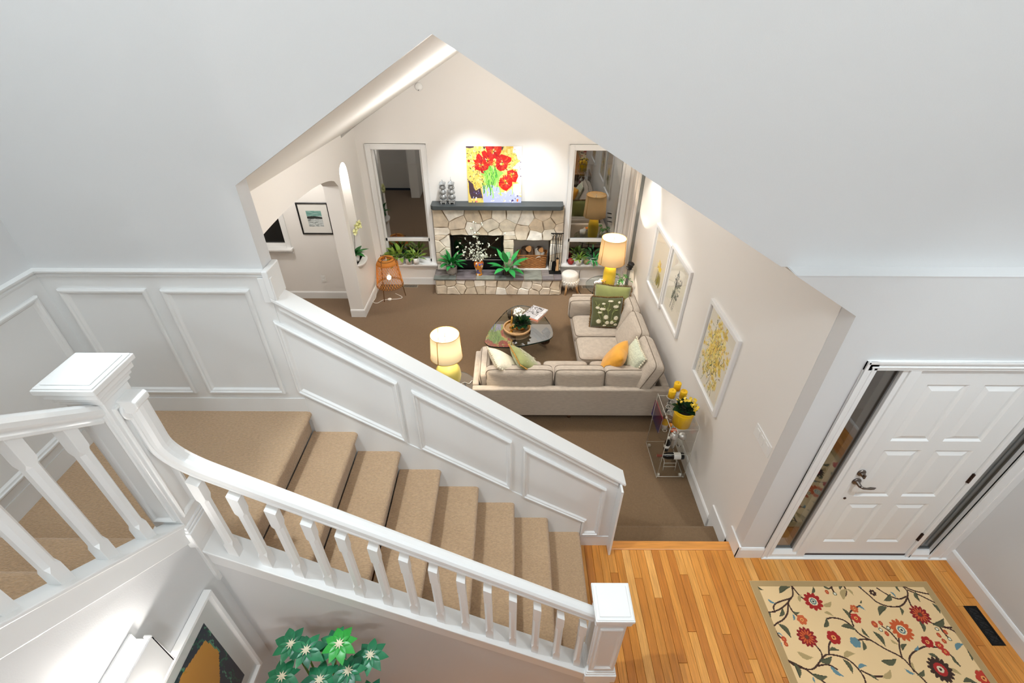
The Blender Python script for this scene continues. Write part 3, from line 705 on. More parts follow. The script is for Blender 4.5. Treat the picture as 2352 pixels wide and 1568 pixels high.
def baluster_mesh(h, slope, axis):
    """square baluster with chamfered shank between square blocks; ends cut to the slope"""
    mb = MB(); a = .0215; c = .012; rings = []
    zs = [(0, 0), (.085, 0), (.105, c), (h-.125, c), (h-.105, 0), (h, 0)]
    for k, (z, ch) in enumerate(zs):
        e = max(ch, .001); P = [(-a, -a+e), (-a+e, -a), (a-e, -a), (a, -a+e), (a, a-e), (a-e, a), (-a+e, a), (-a, a-e)]
        row = []
        for x, y in P:
            t = x if axis == 'x' else y
            row.append((x, y, z + (slope*t if k in (0, len(zs)-1) else 0)))
        rings.append(row)
    mb.sheet(rings, smooth=False, closed=True); n = 8
    mb.add(rings[0]+rings[-1], [tuple(range(7, -1, -1)), tuple(range(8, 16))]); return mb
BY = 1.318
bal = thing('stair_railing', 'white railing of the lower flight with square balusters and two newel posts', 'railing', (.565, BY, 0))
TB = Matrix.Translation((-.565, -BY, 0))
newel(bal, TB, .565, 1.335, 0, 1.142, .080, .107, .42)
newel(bal, TB, -1.511, 1.315, 1.50, 2.800, .066, .107, 1.95)
def curb1(x): return 1.715-.718*(x+1.396)
mb = MB(); mb.prism([(-1.446, curb1(-1.446)), (.485, curb1(.485)), (.485, curb1(.485)-.115), (-1.446, curb1(-1.446)-.115)], 'y', 1.262, 1.372)
mb.prism([(-1.446, curb1(-1.446)+.004), (.485, curb1(.485)+.004), (.485, curb1(.485)-.016), (-1.446, curb1(-1.446)-.016)], 'y', 1.252, 1.376)
mb.xf(TB); mb.build('curb', 'rail_white', bal, bevel=.004)
def rail1(x): return 2.195-.703*(x+1.22)
path = [(-1.413, BY+.01, 2.64), (-1.413, BY+.01, 2.43)]
for k in range(1, 10):
    t = k/10; p0, p1, p2 = Vector((-1.413, 2.43)), Vector((-1.413, 2.325)), Vector((-1.25, rail1(-1.25)))
    w = p0*(1-t)**2+p1*2*t*(1-t)+p2*t*t; path.append((w.x, BY+.01, w.y))
path += [(-1.25, BY+.01, rail1(-1.25)), (-.6, BY+.01, rail1(-.6)), (.485, BY+.01, rail1(.485))]
def rail_sweep(mb, path):
    """handrail swept in the x-z plane: profile across y and along the in-plane normal"""
    rows = []; m = len(path)
    for i, p in enumerate(path):
        a = Vector(path[max(i-1, 0)]); b = Vector(path[min(i+1, m-1)]); t = (b-a).normalized(); n = Vector((-t.z, 0, t.x))
        if n.z < 0 or (abs(n.z) < .3 and n.x < 0): n = -n
        rows.append([(p[0]+n.x*h, p[1]+w, p[2]+n.z*h) for w, h in RAILP])
    mb.sheet(rows, smooth=False, closed=True); k = len(RAILP); mb.add(rows[0]+rows[-1], [tuple(range(k)), tuple(range(2*k-1, k-1, -1))])
mb = MB(); rail_sweep(mb, path)
mb.xf(TB); mb.build('handrail', 'rail_white', bal, bevel=.004)
mb = MB(); mb.prism([(-1.447, 2.664), (-1.384, 2.664), (-1.374, 2.656), (-1.374, 2.63), (-1.40, 2.60), (-1.447, 2.60)], 'y', BY-.0265, BY+.0465)
mb.xf(TB); mb.build('rail_elbow', 'rail_white', bal, bevel=.006)
mb = MB(); mb.lathe((0, 0, 0), [(0, 0), (.05, 0), (.05, .012), (.044, .018), (0, .018)], 28); mb.xf(TB @ Matrix.Translation((-1.446, BY+.01, 2.605)) @ Matrix.Rotation(PI/2, 4, 'Y')); mb.build('rosette', 'rail_white', bal)
b0 = None
for k in range(14):
    x = -1.335+.1345*k; z = curb1(x)+.002; h = rail1(x)-.030-z
    if b0 is None:
        mb = baluster_mesh(.535, -.71, 'x'); b0 = mb.build('baluster', 'rail_white', bal, loc=(x-.565, BY-.018-BY, z))
    else: b0 and instance('baluster', b0, bal, (x-.565, -.018, z))
b0.location = (-1.335-.565, -.018, curb1(-1.335)+.002)
bal2 = thing('stair_railing', 'white railing of the upper flight at the left with thick near balusters', 'railing', (-1.49, 1.2, LZ))
TB2 = Matrix.Translation((1.49, -1.2, -LZ))
def curb2(y): return 2.076+.735*(1.109-y)
mb = MB(); mb.prism([(1.25, curb2(1.25)), (-.1, curb2(-.1)), (-.1, curb2(-.1)-.13), (1.25, curb2(1.25)-.13)], 'x', -1.528, -1.445)
mb.prism([(1.25, curb2(1.25)+.004), (-.1, curb2(-.1)+.004), (-.1, curb2(-.1)-.016), (1.25, curb2(1.25)-.016)], 'x', -1.532, -1.436)
mb.xf(TB2); mb.build('curb', 'rail_white', bal2, bevel=.004)
def rail2(y): return 2.655+.76*(1.235-y)
mb = MB(); mb.sweep([(-1.49, 1.25, rail2(1.25)), (-1.49, .5, rail2(.5)), (-1.49, -.1, rail2(-.1))], RAILP); mb.xf(TB2); mb.build('handrail', 'rail_white', bal2, bevel=.004)
b1 = None
for k in range(9):
    y = 1.128-.148*k; z = curb2(y)+.002
    if b1 is None: b1 = baluster_mesh(.64, -.735, 'y').build('baluster', 'rail_white', bal2, loc=(0, y-1.2, z-LZ))
    else: instance('baluster', b1, bal2, (0, y-1.2, z-LZ))
# ---------------------------------------------------------------- below the stairs: framed print, sconce, schefflera
fr = thing('picture_frame', 'large white framed abstract print in orange and red under the stairs', 'picture', (-1.461, .76, .76))
mb = MB(); moulding(mb, [(.36, 1.575), (1.165, 1.575), (1.165, .755), (.36, .755)], 'x', -1.459, 1, [(0, 0), (0, .036), (.016, .036), (.018, .018), (.02, .012)])
TF = Matrix.Translation((1.461, -.76, -.76)); mb.xf(TF); mb.build('frame', 'frame_white', fr)
mb = MB(); mb.box(-1.459, -1.447, .375, 1.15, .77, 1.56); mb.xf(TF); mb.build('mat_board', 'mat_board_grey', fr)
c = Canvas(90, 90, srgb(40, 52, 66))
for k in range(260):
    x, y = R.uniform(0, 90), R.uniform(0, 90); a = R.uniform(-2.2, -.9); l = R.uniform(4, 11)
    c.line([(x, y), (x+l*.6*math.cos(a), y+l*.6*math.sin(a)), (x+l*math.cos(a+.3), y+l*math.sin(a+.3))], R.uniform(.5, 1.3), R.choice([srgb(48, 112, 92), srgb(36, 84, 74), srgb(86, 150, 120), srgb(30, 60, 64)]))
c.fill([(6, 12), (30, 4), (56, 12), (68, 30), (60, 50), (40, 62), (16, 56), (4, 36)], srgb(212, 150, 62)); c.fill([(34, 52), (60, 46), (66, 66), (44, 74)], srgb(206, 140, 44))
c.disc(80, 38, 13, srgb(206, 36, 46), 17); c.disc(30, 82, 16, srgb(206, 36, 46), 12)
c.mesh('print_sheet', 'flat_print', lambda u, v: (-1.4462-(-1.461), 1.065-u*.62-.76, 1.465-v*.60-.76), fr)
mb = MB(); mb.box(-1.444, -1.442, .378, 1.147, .773, 1.557); mb.xf(TF); mb.build('glazing', 'picture_glass', fr)
sc = thing('wall_sconce', 'white box wall sconce glowing under the upper flight', 'sconce', (-1.461, .70, 1.76))
mb = MB()
mb.box(0, .012, -.14, .14, -.12, .125); mb.box(.075, .085, -.14, .14, -.10, .11)
for s_ in (-.14, .13): mb.box(0, .085, s_, s_+.01, -.10, .085)
mb.box(.055, .085, .13, .14, .08, .115); mb.build('shade', 'sconce_white', sc, bevel=.003)
mb = MB(); mb.ball((.044, 0, .0), .026, 14, 10); mb.build('bulb', 'bulb', sc)
lamp_light('sconce_light', (-1.415, .70, 1.84), 9, NEUTRAL, 0.02)
lamp_light('sconce_light', (-1.36, .62, 1.70), 5, NEUTRAL, 0.05)
plant = thing('schefflera_plant', 'tall glossy green umbrella plant in the corner below the stairs', 'plant', (-1.0, .98, 0))
mb = MB(); mb.lathe((0, 0, 0), [(0, 0), (.11, 0), (.15, .28), (.155, .30), (.14, .30), (.135, .27), (0, .27)], 28); mb.build('pot', 'white_ceramic', plant)
mb = MB(); mb.lathe((0, 0, 0), [(0, .268), (.136, .268)], 20); mb.build('soil', 'soil', plant)
heads = [(.135, .10, 1.21, 0), (-.04, .09, 1.16, 1), (.05, -.02, 1.10, 2), (.18, .02, 1.10, 3), (-.15, .0, 1.08, 4), (.27, .10, 1.08, 5), (.08, .14, 1.12, 6), (-.05, -.12, 1.0, 7), (.18, -.14, 1.0, 8), (-.14, .13, 1.13, 9), (.04, -.2, .96, 10), (-.17, -.14, .97, 11), (.29, -.06, .99, 12)]
mb = MB()
for x, y, z, k in heads: mb.tube([(R.uniform(-.03, .03), R.uniform(-.03, .03), .26), (x*.3, y*.3, z*.6), (x*.8, y*.8, z-.06), (x, y, z)], [.009, .007, .005, .004], 7)
mb.build('stem', 'stem_green', plant)
for x, y, z, k in heads:
    n = R.choice((8, 9)); a0 = R.uniform(0, 6)
    for j in range(n):
        a = a0+2*PI*j/n; mb = MB(); L = R.uniform(.078, .105)
        mb.leaf((0, 0, 0), (math.cos(a), math.sin(a), .12), L, L*.56, droop=.6, fold=.18, nseg=6)
        mb.build('leaf', 'leaf_new' if k == 0 else 'leaf_schefflera', plant, loc=(x+.006*math.cos(a), y+.006*math.sin(a), z))
    mb = MB()
    for j in range(9):
        a = 2*PI*j/9+.2; mb.leaf((x, y, z+.004), (math.cos(a), math.sin(a), .5), .028, .008, droop=.6)
    o = mb.build('young_leaves', 'leaf_centre', plant)
# ---------------------------------------------------------------- entry rug, floor grille, switch plate
STEMS = [[(0.326, 2.02),(0.302, 1.947),(0.242, 1.891),(0.195, 1.808),(0.14, 1.759),(0.083, 1.733),(0.039, 1.707)], [(0.326, 2.02),(0.35, 1.947),(0.384, 1.901)], [(0.242, 1.891),(0.158, 1.84),(0.082, 1.815),(0.038, 1.812)], [(0.269, 1.919),(0.15, 1.885),(0.107, 1.853),(0.099, 1.812)], [(0.234, 1.872),(0.241, 1.817),(0.274, 1.769)], [(0.48, 1.765),(0.526, 1.774),(0.599, 1.757),(0.639, 1.714),(0.669, 1.655),(0.738, 1.605),(0.797, 1.557),(0.86, 1.518),(0.891, 1.487),(0.915, 1.418),(0.949, 1.345),(0.954, 1.281)], [(0.653, 1.714),(0.67, 1.793),(0.704, 1.829),(0.791, 1.866)], [(0.042, 1.483),(0.084, 1.445),(0.168, 1.422),(0.226, 1.438),(0.31, 1.5),(0.364, 1.519),(0.458, 1.5),(0.505, 1.462),(0.53, 1.402),(0.526, 1.343),(0.492, 1.272)], [(0.293, 1.587),(0.313, 1.539),(0.307, 1.504)], [(0.364, 1.519),(0.395, 1.579),(0.43, 1.612)], [(0.042, 1.483),(0.137, 1.43),(0.196, 1.378),(0.242, 1.337),(0.257, 1.271)], [(0.539, 1.417),(0.604, 1.383),(0.689, 1.384)], [(0.247, 1.445),(0.32, 1.453),(0.373, 1.423)], [(0.863, 2.022),(0.907, 1.95),(0.94, 1.894),(1.006, 1.862),(1.1, 1.862),(1.175, 1.904),(1.233, 1.971),(1.224, 2.024)], [(1.208, 1.933),(1.191, 1.858),(1.201, 1.831)], [(1.007, 2.004),(1.061, 1.951),(1.127, 1.918),(1.196, 1.937)], [(1.224, 2.024),(1.302, 1.981),(1.418, 1.953)], [(1.246, 1.99),(1.324, 1.943),(1.412, 1.878)], [(1.249, 1.751),(1.307, 1.717),(1.416, 1.705)], [(1.298, 1.717),(1.379, 1.692),(1.411, 1.625),(1.396, 1.512)], [(0.879, 1.494),(0.903, 1.558),(0.947, 1.639)], [(0.925, 1.606),(0.905, 1.673),(0.868, 1.715)], [(0.91, 1.411),(0.921, 1.479),(0.97, 1.526),(1.067, 1.566),(1.126, 1.575),(1.22, 1.559),(1.25, 1.504),(1.262, 1.45)], [(0.584, 1.601),(0.658, 1.621),(0.728, 1.618)], [(1.307, 1.717),(1.309, 1.658),(1.321, 1.625)], [(1.116, 1.367),(1.129, 1.317)], [(0.587, 2.016),(0.606, 1.997),(0.64, 2.007)], [(0.651, 2.026),(0.64, 1.987),(0.646, 1.963)], [(0.748, 2.027),(0.746, 1.978),(0.715, 1.94)], [(0.045, 1.677),(0.058, 1.635),(0.081, 1.619)]]
LEAVES = {'t': [(0.14, 1.534, 0.24, 1.499), (0.462, 1.5, 0.558, 1.524), (0.665, 1.373, 0.749, 1.425), (0.482, 1.814, 0.54, 1.783), (0.873, 1.622, 0.915, 1.59), (0.685, 1.911, 0.761, 1.998), (0.498, 1.864, 0.582, 1.897), (0.332, 1.891, 0.369, 1.948), (0.933, 1.472, 0.923, 1.418), (1.168, 1.427, 1.234, 1.39), (1.356, 1.428, 1.429, 1.38), (0.761, 1.998, 0.785, 1.945)], 'g': [(0.038, 2.018, 0.078, 1.984), (0.202, 1.961, 0.307, 2.01), (0.463, 1.962, 0.497, 2.011), (0.172, 1.84, 0.122, 1.781), (0.062, 1.812, 0.049, 1.772), (0.09, 1.728, 0.141, 1.631), (0.239, 1.813, 0.29, 1.813), (0.642, 1.842, 0.658, 1.771), (0.425, 1.704, 0.477, 1.77), (0.562, 1.714, 0.659, 1.684), (0.707, 1.697, 0.724, 1.634), (0.781, 1.676, 0.809, 1.577), (0.718, 1.478, 0.833, 1.49), (0.915, 1.55, 0.973, 1.59), (0.633, 1.548, 0.663, 1.613), (1.084, 1.956, 1.003, 1.904), (1.179, 2.029, 1.173, 1.975), (1.097, 1.858, 1.078, 1.799), (1.299, 1.976, 1.283, 1.896), (1.181, 1.76, 1.163, 1.674), (1.267, 1.726, 1.377, 1.77), (1.092, 1.527, 1.149, 1.484), (1.256, 1.512, 1.263, 1.446), (1.397, 1.56, 1.379, 1.485), (0.272, 1.476, 0.377, 1.504), (0.451, 1.489, 0.469, 1.398), (0.178, 1.393, 0.277, 1.378), (0.083, 1.46, 0.083, 1.37), (0.92, 1.389, 0.986, 1.422), (0.383, 1.547, 0.449, 1.548), (0.993, 1.857, 0.898, 1.794), (0.7, 1.992, 0.748, 2.027), (0.58, 2.021, 0.625, 1.997), (0.581, 1.387, 0.622, 1.358), (0.802, 1.884, 0.822, 1.903), (1.371, 1.887, 1.382, 1.81), (1.394, 2.03, 1.414, 2.011), (1.215, 1.353, 1.301, 1.346)], 'b': [(0.086, 1.913, 0.134, 1.881), (0.233, 1.799, 0.215, 1.751), (0.333, 1.446, 0.399, 1.379), (0.527, 1.432, 0.6, 1.447), (1.003, 1.55, 1.052, 1.582), (1.312, 1.552, 1.399, 1.592), (0.854, 1.429, 0.908, 1.396), (0.77, 1.861, 0.812, 1.829), (0.179, 1.378, 0.175, 1.336), (1.096, 1.975, 1.114, 1.928), (0.871, 2.027, 0.89, 2.003), (0.053, 1.664, 0.082, 1.639), (0.054, 1.598, 0.051, 1.57)]}
FLOWERS = [(0.439, 1.896, 0.074, 'r'), (0.283, 1.758, 0.039, 'o'), (0.26, 1.636, 0.074, 'd'), (0.459, 1.633, 0.051, 's'), (0.704, 1.771, 0.039, 'k'), (0.731, 1.842, 0.031, 'o'), (1.001, 1.688, 0.082, 'O'), (1.217, 1.8, 0.074, 'd'), (0.951, 1.967, 0.027, 'n'), (0.602, 1.601, 0.039, 'b'), (1.108, 1.427, 0.086, 'N'), (1.138, 1.606, 0.043, 's'), (1.211, 1.583, 0.031, 'k'), (1.224, 1.539, 0.027, 'k'), (1.372, 1.372, 0.055, 'k'), (0.821, 1.728, 0.023, 'y'), (0.872, 1.737, 0.016, 'y'), (0.843, 1.689, 0.016, 'w'), (0.91, 1.702, 0.016, 'w'), (0.873, 1.662, 0.016, 'y'), (1.273, 1.696, 0.016, 'w'), (1.257, 1.653, 0.016, 'y'), (1.322, 1.675, 0.016, 'y'), (1.267, 1.612, 0.016, 'y'), (1.318, 1.626, 0.016, 'w'), (0.082, 1.62, 0.019, 'y'), (0.082, 1.586, 0.016, 'y'), (0.586, 1.972, 0.016, 'y'), (0.642, 1.957, 0.016, 'w')]
RW, RL = 1.447, 2.30; K = 230
rug = thing('area_rug', 'cream floral rug with red flowers on vines inside the front door', 'rug', (1.93+RW/2, 2.057-RL/2, 0))
mb = MB(); mb.box(-RW/2, RW/2, -RL/2, RL/2, .001, .0085); mb.build('binding', 'tan_ball', rug, bevel=.003).data.materials[0] = mat('rug_binding', srgb(196, 160, 108), 0.9)
c = Canvas(int(RW*K), int(RL*K), srgb(170, 142, 98)); B = .052*K
c.fill([(B, B*.8), (c.w-B, B*.8), (c.w-B, c.h-B), (B, c.h-B)], srgb(224, 192, 144))
COLS = {'g': srgb(84, 84, 60), 'b': srgb(96, 128, 136), 't': srgb(170, 146, 100)}
brown, red, dred, orange = srgb(62, 36, 26), srgb(158, 30, 26), srgb(132, 24, 26), srgb(190, 84, 40)
def rugset(f):
    for s_ in STEMS: c.line([f(*p) for p in s_], 2.6, brown)
    for k, Ls in LEAVES.items():
        for n_, (a, b, d, e) in enumerate(Ls):
            p, q_ = f(a, b), f(d, e); l = math.dist(p, q_)
            c.leafshape(p, q_, l*(.36 if k != 'b' else .32), COLS[k], 1, .14*(-1)**n_)
            if k == 'g': c.line([p, q_], 1.2, srgb(60, 62, 44))
    for x, y, r, t in FLOWERS:
        x, y = f(x, y); r *= K*.93
        if t == 'y': c.disc(x, y, r, srgb(176, 70, 40), r*1.2); c.disc(x, y, r*.4, srgb(210, 120, 60)); continue
        if t == 'w': c.disc(x, y, r, srgb(84, 84, 60)); c.disc(x, y, r*.6, srgb(222, 214, 190)); continue
        n = {'r': 11, 'd': 13, 'O': 13, 'N': 15, 'n': 7}.get(t, 6)
        outer = {'r': red, 'd': dred, 'O': orange, 'N': srgb(58, 38, 28), 's': red, 'k': srgb(178, 52, 36), 'o': srgb(192, 92, 48), 'n': brown, 'b': COLS['b']}[t]
        for k in range(n):
            a = 2*PI*k/n; c.disc(x+r*.66*math.cos(a), y+r*.66*math.sin(a), r*.40, outer, r*2.6/n, 12, a)
        c.disc(x, y, r*.62, outer)
        if t in 'rO': c.disc(x, y, r*.48, srgb(222, 204, 164)); c.disc(x, y, r*.36, srgb(96, 120, 120)); c.disc(x, y, r*.22, srgb(224, 214, 180)); c.disc(x, y, r*.12, srgb(50, 60, 60))
        if t == 'd':
            for k in range(n):
                a = 2*PI*k/n; c.disc(x+r*.5*math.cos(a), y+r*.5*math.sin(a), r*.26, srgb(198, 92, 42), r*.08, 8, a)
            c.disc(x, y, r*.2, srgb(96, 60, 34))
        if t == 'N': c.disc(x, y, r*.55, srgb(160, 36, 32)); c.disc(x, y, r*.28, srgb(206, 190, 160)); c.disc(x, y, r*.12, brown)
        if t in 'sko': c.disc(x, y, r*.35, srgb(222, 150, 80)); c.disc(x, y, r*.16, srgb(120, 30, 24))
        if t == 'n': c.disc(x, y, r*.3, srgb(214, 188, 142))
rugset(lambda x, y: (x*K, (2.057-y)*K)); rugset(lambda x, y: (c.w-x*K, (1.36-(2.057-y)+.72)*K)); rugset(lambda x, y: (x*K, (1.44+2.057-y)*K))
c.a[:int(B*.8)] = srgb(170, 142, 98)[:3]; c.a[-int(B):] = srgb(170, 142, 98)[:3]; c.a[:, :int(B)] = srgb(170, 142, 98)[:3]; c.a[:, -int(B):] = srgb(170, 142, 98)[:3]
c.mesh('pile', 'rug_pile', lambda u, v: (-RW/2+.006+u*(RW-.012), RL/2-.006-v*(RL-.012), .0092), rug)
gr = thing('floor_vent', 'black scrollwork floor vent in the oak floor beside the rug', 'vent', (3.586, 1.725, 0))
mb = MB(); moulding(mb, [(-.052, .143), (.052, .143), (.052, -.143), (-.052, -.143)], 'y', 0, -1, [(0, 0), (.002, .004), (.014, .005), (.016, .0)]); mb.xf(Matrix.Rotation(-PI/2, 4, 'X')); mb.build('rim', 'black_metal', gr)
mb = MB(); mb.box(-.040, .040, -.13, .13, .0005, .0012); mb.build('duct', 'black_matt', gr)
mb = MB()
for k in range(5):
    y = -.10+.05*k
    for s_ in (-1, 1):
        mb.tube([(s_*.034*math.cos(t), y+.028*math.sin(t), .003) for t in np.linspace(0, PI, 9)], .0022, 5)
        mb.tube([(s_*.034*math.cos(t+PI), y+.028*math.sin(t+PI)*.8, .003) for t in np.linspace(0, PI*.8, 9)], .0022, 5)
    mb.tube([(-.036, y-.025, .003), (.036, y+.025, .003)], .0022, 5); mb.tube([(.036, y-.025, .003), (-.036, y+.025, .003)], .0022, 5)
mb.build('scrollwork', 'black_metal', gr)
sw = thing('switch_plate', 'white three-gang light switch plate on the wall near the front door', 'switch', (XR, 2.548, 1.122))
mb = MB(); mb.box(-.007, 0, -.128, .128, -.058, .058); mb.build('plate', 'plastic_white', sw, bevel=.003)
for k in (-1, 0, 1):
    mb = MB(); mb.box(-.011, -.006, k*.072-.024, k*.072+.024, -.036, .036); mb.build('rocker', 'plastic_white', sw, bevel=.002)
# ---------------------------------------------------------------- fireplace
FX0, FX1, FY = -1.305, .83, 7.56
fp = thing('fireplace', 'fieldstone fireplace with raised slate hearth and dark wooden mantel', 'fireplace', (-.24, 7.4, ZL))
TFP = Matrix.Translation((.24, -7.4, -ZL))
HOLES = [(-1.055, -.155, -.04, .605), (.015, .63, -.04, .525)]
def clip(P, a, b, c):
    """keep the part of polygon P where a*x+b*y <= c"""
    out = []
    for i in range(len(P)):
        p, q_ = P[i-1], P[i]; dp, dq = a*p[0]+b*p[1]-c, a*q_[0]+b*q_[1]-c
        if (dp <= 0) != (dq <= 0):
            t = dp/(dp-dq); out.append((p[0]+(q_[0]-p[0])*t, p[1]+(q_[1]-p[1])*t))
        if dq <= 0: out.append(q_)
    return out
def voronoi(pts, rect):
    x0, x1, z0, z1 = rect
    for i, p in enumerate(pts):
        P = [(x0, z0), (x1, z0), (x1, z1), (x0, z1)]
        for j, q_ in enumerate(pts):
            if i == j: continue
            a, b = q_[0]-p[0], q_[1]-p[1]; c = (q_[0]**2+q_[1]**2-p[0]**2-p[1]**2)/2
            P = clip(P, a, b, c)
            if len(P) < 3: break
        if len(P) >= 3: yield P
def area(P): return abs(sum(P[i-1][0]*P[i][1]-P[i][0]*P[i-1][1] for i in range(len(P))))/2
def wobble(P, amp):
    out = []
    for i in range(len(P)):
        a, b = Vector(P[i-1]), Vector(P[i]); out.append(tuple(a)); l = (b-a).length
        if l > .09:
            n = Vector((-(b-a).y, (b-a).x)).normalized(); out.append(tuple(a+(b-a)*R.uniform(.35, .65)+n*R.uniform(-amp, amp)*min(1, l/.2)))
    return out
def stones(pts, rect, y, depth, joint, parent, T, holes=(), plane='y', wob=.012):
    for P in voronoi(pts, rect):
        cells = [P]
        for (hx0, hx1, hz0, hz1) in holes:
            nxt = []
            for C in cells:
                xs = [p[0] for p in C]; zs = [p[1] for p in C]
                if max(xs) <= hx0 or min(xs) >= hx1 or min(zs) >= hz1: nxt.append(C); continue
                top = clip(C, 0, -1, -hz1); rest = clip(C, 0, 1, hz1)
                l = clip(rest, 1, 0, hx0) if len(rest) > 2 else []; r = clip(rest, -1, 0, -hx1) if len(rest) > 2 else []
                nxt += [c for c in (top, l, r) if len(c) > 2]
            cells = nxt
        for C in cells:
            if area(C) < .0012: continue
            C = [p for i, p in enumerate(C) if (Vector(p)-Vector(C[i-1])).length > .006]
            if len(C) < 3: continue
            C = offset_poly(C, joint)
            if area(C) < .0008: continue
            edge_free = wobble(C, wob) if wob else C
            d = depth+R.uniform(-.008, .010); cx = sum(p[0] for p in edge_free)/len(edge_free); cz = sum(p[1] for p in edge_free)/len(edge_free)
            A = [(p[0]-cx, p[1]-cz) for p in edge_free]; B = [(p[0]*(1-min(.010/max(.03, math.hypot(*p)), .4)), p[1]*(1-min(.010/max(.03, math.hypot(*p)), .4))) for p in A]
            mb = MB(); n = len(A)
            if plane == 'y': r0, r1, r2 = [[(p[0], t, p[1]) for p in Q] for Q, t in ((A, .012), (A, -d+.010), (B, -d))]; loc = T @ Vector((cx, y, cz))
            else: r0, r1, r2 = [[(s_*t, p[0], p[1]) for p in Q] for Q, t, s_ in ((A, -.012, plane), (A, d-.010, plane), (B, d, plane))]; loc = T @ Vector((y, cx, cz))
            mb.sheet([r0, r1, r2], smooth=False, closed=True); mb.add(r2, [tuple(range(n))])
            mb.build('stone', 'fieldstone', parent, loc=loc)
mb = MB()
for x0, x1, z0, z1 in ((FX0, HOLES[0][0], -.04, 1.1), (HOLES[0][1], HOLES[1][0], -.04, 1.1), (HOLES[1][1], FX1, -.04, 1.1), (HOLES[0][0], HOLES[0][1], .605, 1.1), (HOLES[1][0], HOLES[1][1], .525, 1.1)):
    mb.box(x0, x1, FY, FY+.10, z0, z1)
mb.box(FX0-.005, FX1-.015, 7.275, FY+.06, ZL, -.075); mb.xf(TFP); core = mb.build('mortar_bed', 'mortar', fp)
face_pts = [(-1.20, .86), (-.98, .97), (-.90, .80), (-.62, .92), (-.66, .72), (-.36, .78), (-.24, .95), (-.10, .74), (.20, .90), (.40, .76), (.50, .97), (.60, .80), (.73, .90), (-.44, .98), (.02, .96), (.16, .66), (.62, .63), (-.08, .60), (-1.20, .62), (-1.12, .50), (-1.24, .40), (-1.14, .28), (-1.25, .18), (-1.15, .07), (-1.24, -.01), (-.07, .45), (-.08, .28), (-.06, .1), (-.09, .0), (.74, .55), (.72, .35), (.76, .2), (.71, .03), (-.88, .62), (-.55, .61), (-.28, .62), (.36, .60), (.79, .72)]
stones(face_pts, (FX0, FX1, -.04, 1.10), FY, .022, .0030, fp, TFP, HOLES)
hp = [(-1.26, -.11), (-1.24, -.27), (-1.05, -.12), (-1.02, -.29), (-.90, -.22), (-.74, -.14), (-.70, -.31), (-.55, -.27), (-.57, -.12), (-.36, -.13), (-.37, -.28), (-.17, -.15), (-.2, -.31), (-.02, -.27), (.07, -.14), (.24, -.17), (.20, -.32), (.42, -.2), (.36, -.33), (.57, -.14), (.56, -.3), (.74, -.2), (.72, -.33), (.44, -.10), (-.88, -.10)]
stones(hp, (FX0-.005, FX1-.015, ZL, -.075), 7.275, .020, .0035, fp, TFP)
for sd, xx in ((1, FX1-.015), (-1, FX0-.005)):
    stones([(7.34, -.15), (7.33, -.3), (7.48, -.2), (7.46, -.32)], (7.275, 7.56, ZL, -.075), xx, .012, .005, fp, TFP, plane=sd)
# slate hearth tiles
tx = [FX0-.035, -.96, -.62, -.30, .02, .19, .50, .70, FX1+.005]
for a, b in zip(tx, tx[1:]):
    cuts = [7.235, 7.36, FY+.02] if R.random() < .7 else [7.235, FY+.02]
    for c_, d_ in zip(cuts, cuts[1:]):
        w, l = b-a, d_-c_; mb = MB(); mb.box(-w/2+.003, w/2-.003, -l/2+.003, l/2-.003, -.034, 0)
        mb.build('slate_tile', 'slate', fp, bevel=.004, seg=1, loc=TFP @ Vector(((a+b)/2, (c_+d_)/2, -.040+R.uniform(-.002, .001))))
mb = MB(); mb.box(FX0-.03, FX1, 7.24, FY+.02, -.075, -.046); mb.xf(TFP); mb.build('slate_bed', 'mortar', fp)
# mantel beam with clipped corners
P = [(-1.265, 7.385), (.755, 7.385), (.80, 7.42), (.805, 7.62), (-1.30, 7.62), (-1.30, 7.42)]
mb = MB(); mb.prism(P, 'z', 1.092, 1.162); mb.xf(TFP); mb.build('mantel', 'mantel_wood', fp, bevel=.006)
# firebox insert: frame, glass doors, dark chamber
ins = MB(); x0, x1, z0, z1 = HOLES[0]
ins.box(x0, x1, FY+.06, FY+.10, z1-.055, z1); ins.box(x0, x0+.05, FY+.06, FY+.10, z0, z1); ins.box(x1-.05, x1, FY+.06, FY+.10, z0, z1); ins.box(x0, x1, FY+.05, FY+.10, z0, z0+.16)
ins.xf(TFP); insert = ins.build('firebox_insert', 'black_metal', fp, bevel=.004)
mb = MB(); mb.box(x0+.05, x1-.05, FY+.055, FY+.06, z0+.16, z0+.172); mb.box((x0+x1)/2-.006, (x0+x1)/2+.006, FY+.07, FY+.085, z0+.16, z1-.05); mb.xf(TFP); mb.build('door_trim', 'steel', insert)
mb = MB(); mb.box(x0+.05, x1-.05, FY+.085, FY+.087, z0+.16, z1-.055); mb.xf(TFP); mb.build('glass_doors', 'fire_glass', insert)
mb = MB()
def niche_box(mb, x0, x1, y0, y1, z0, z1, t=.02):
    mb.box(x0, x1, y1, y1+t, z0, z1); mb.box(x0-t, x0, y0, y1+t, z0-t, z1+t); mb.box(x1, x1+t, y0, y1+t, z0-t, z1+t); mb.box(x0, x1, y0, y1+t, z0-t, z0); mb.box(x0, x1, y0, y1+t, z1, z1+t)
niche_box(mb, x0+.02, x1-.02, FY+.09, FY+.55, z0+.04, z1-.02); mb.xf(TFP); mb.build('fire_chamber', 'firebrick', fp)
mb = MB(); x0, x1, z0, z1 = HOLES[1]; niche_box(mb, x0, x1, FY+.02, FY+.36, z0-.0, z1); mb.xf(TFP); mb.build('log_niche', 'curtain_white', fp)
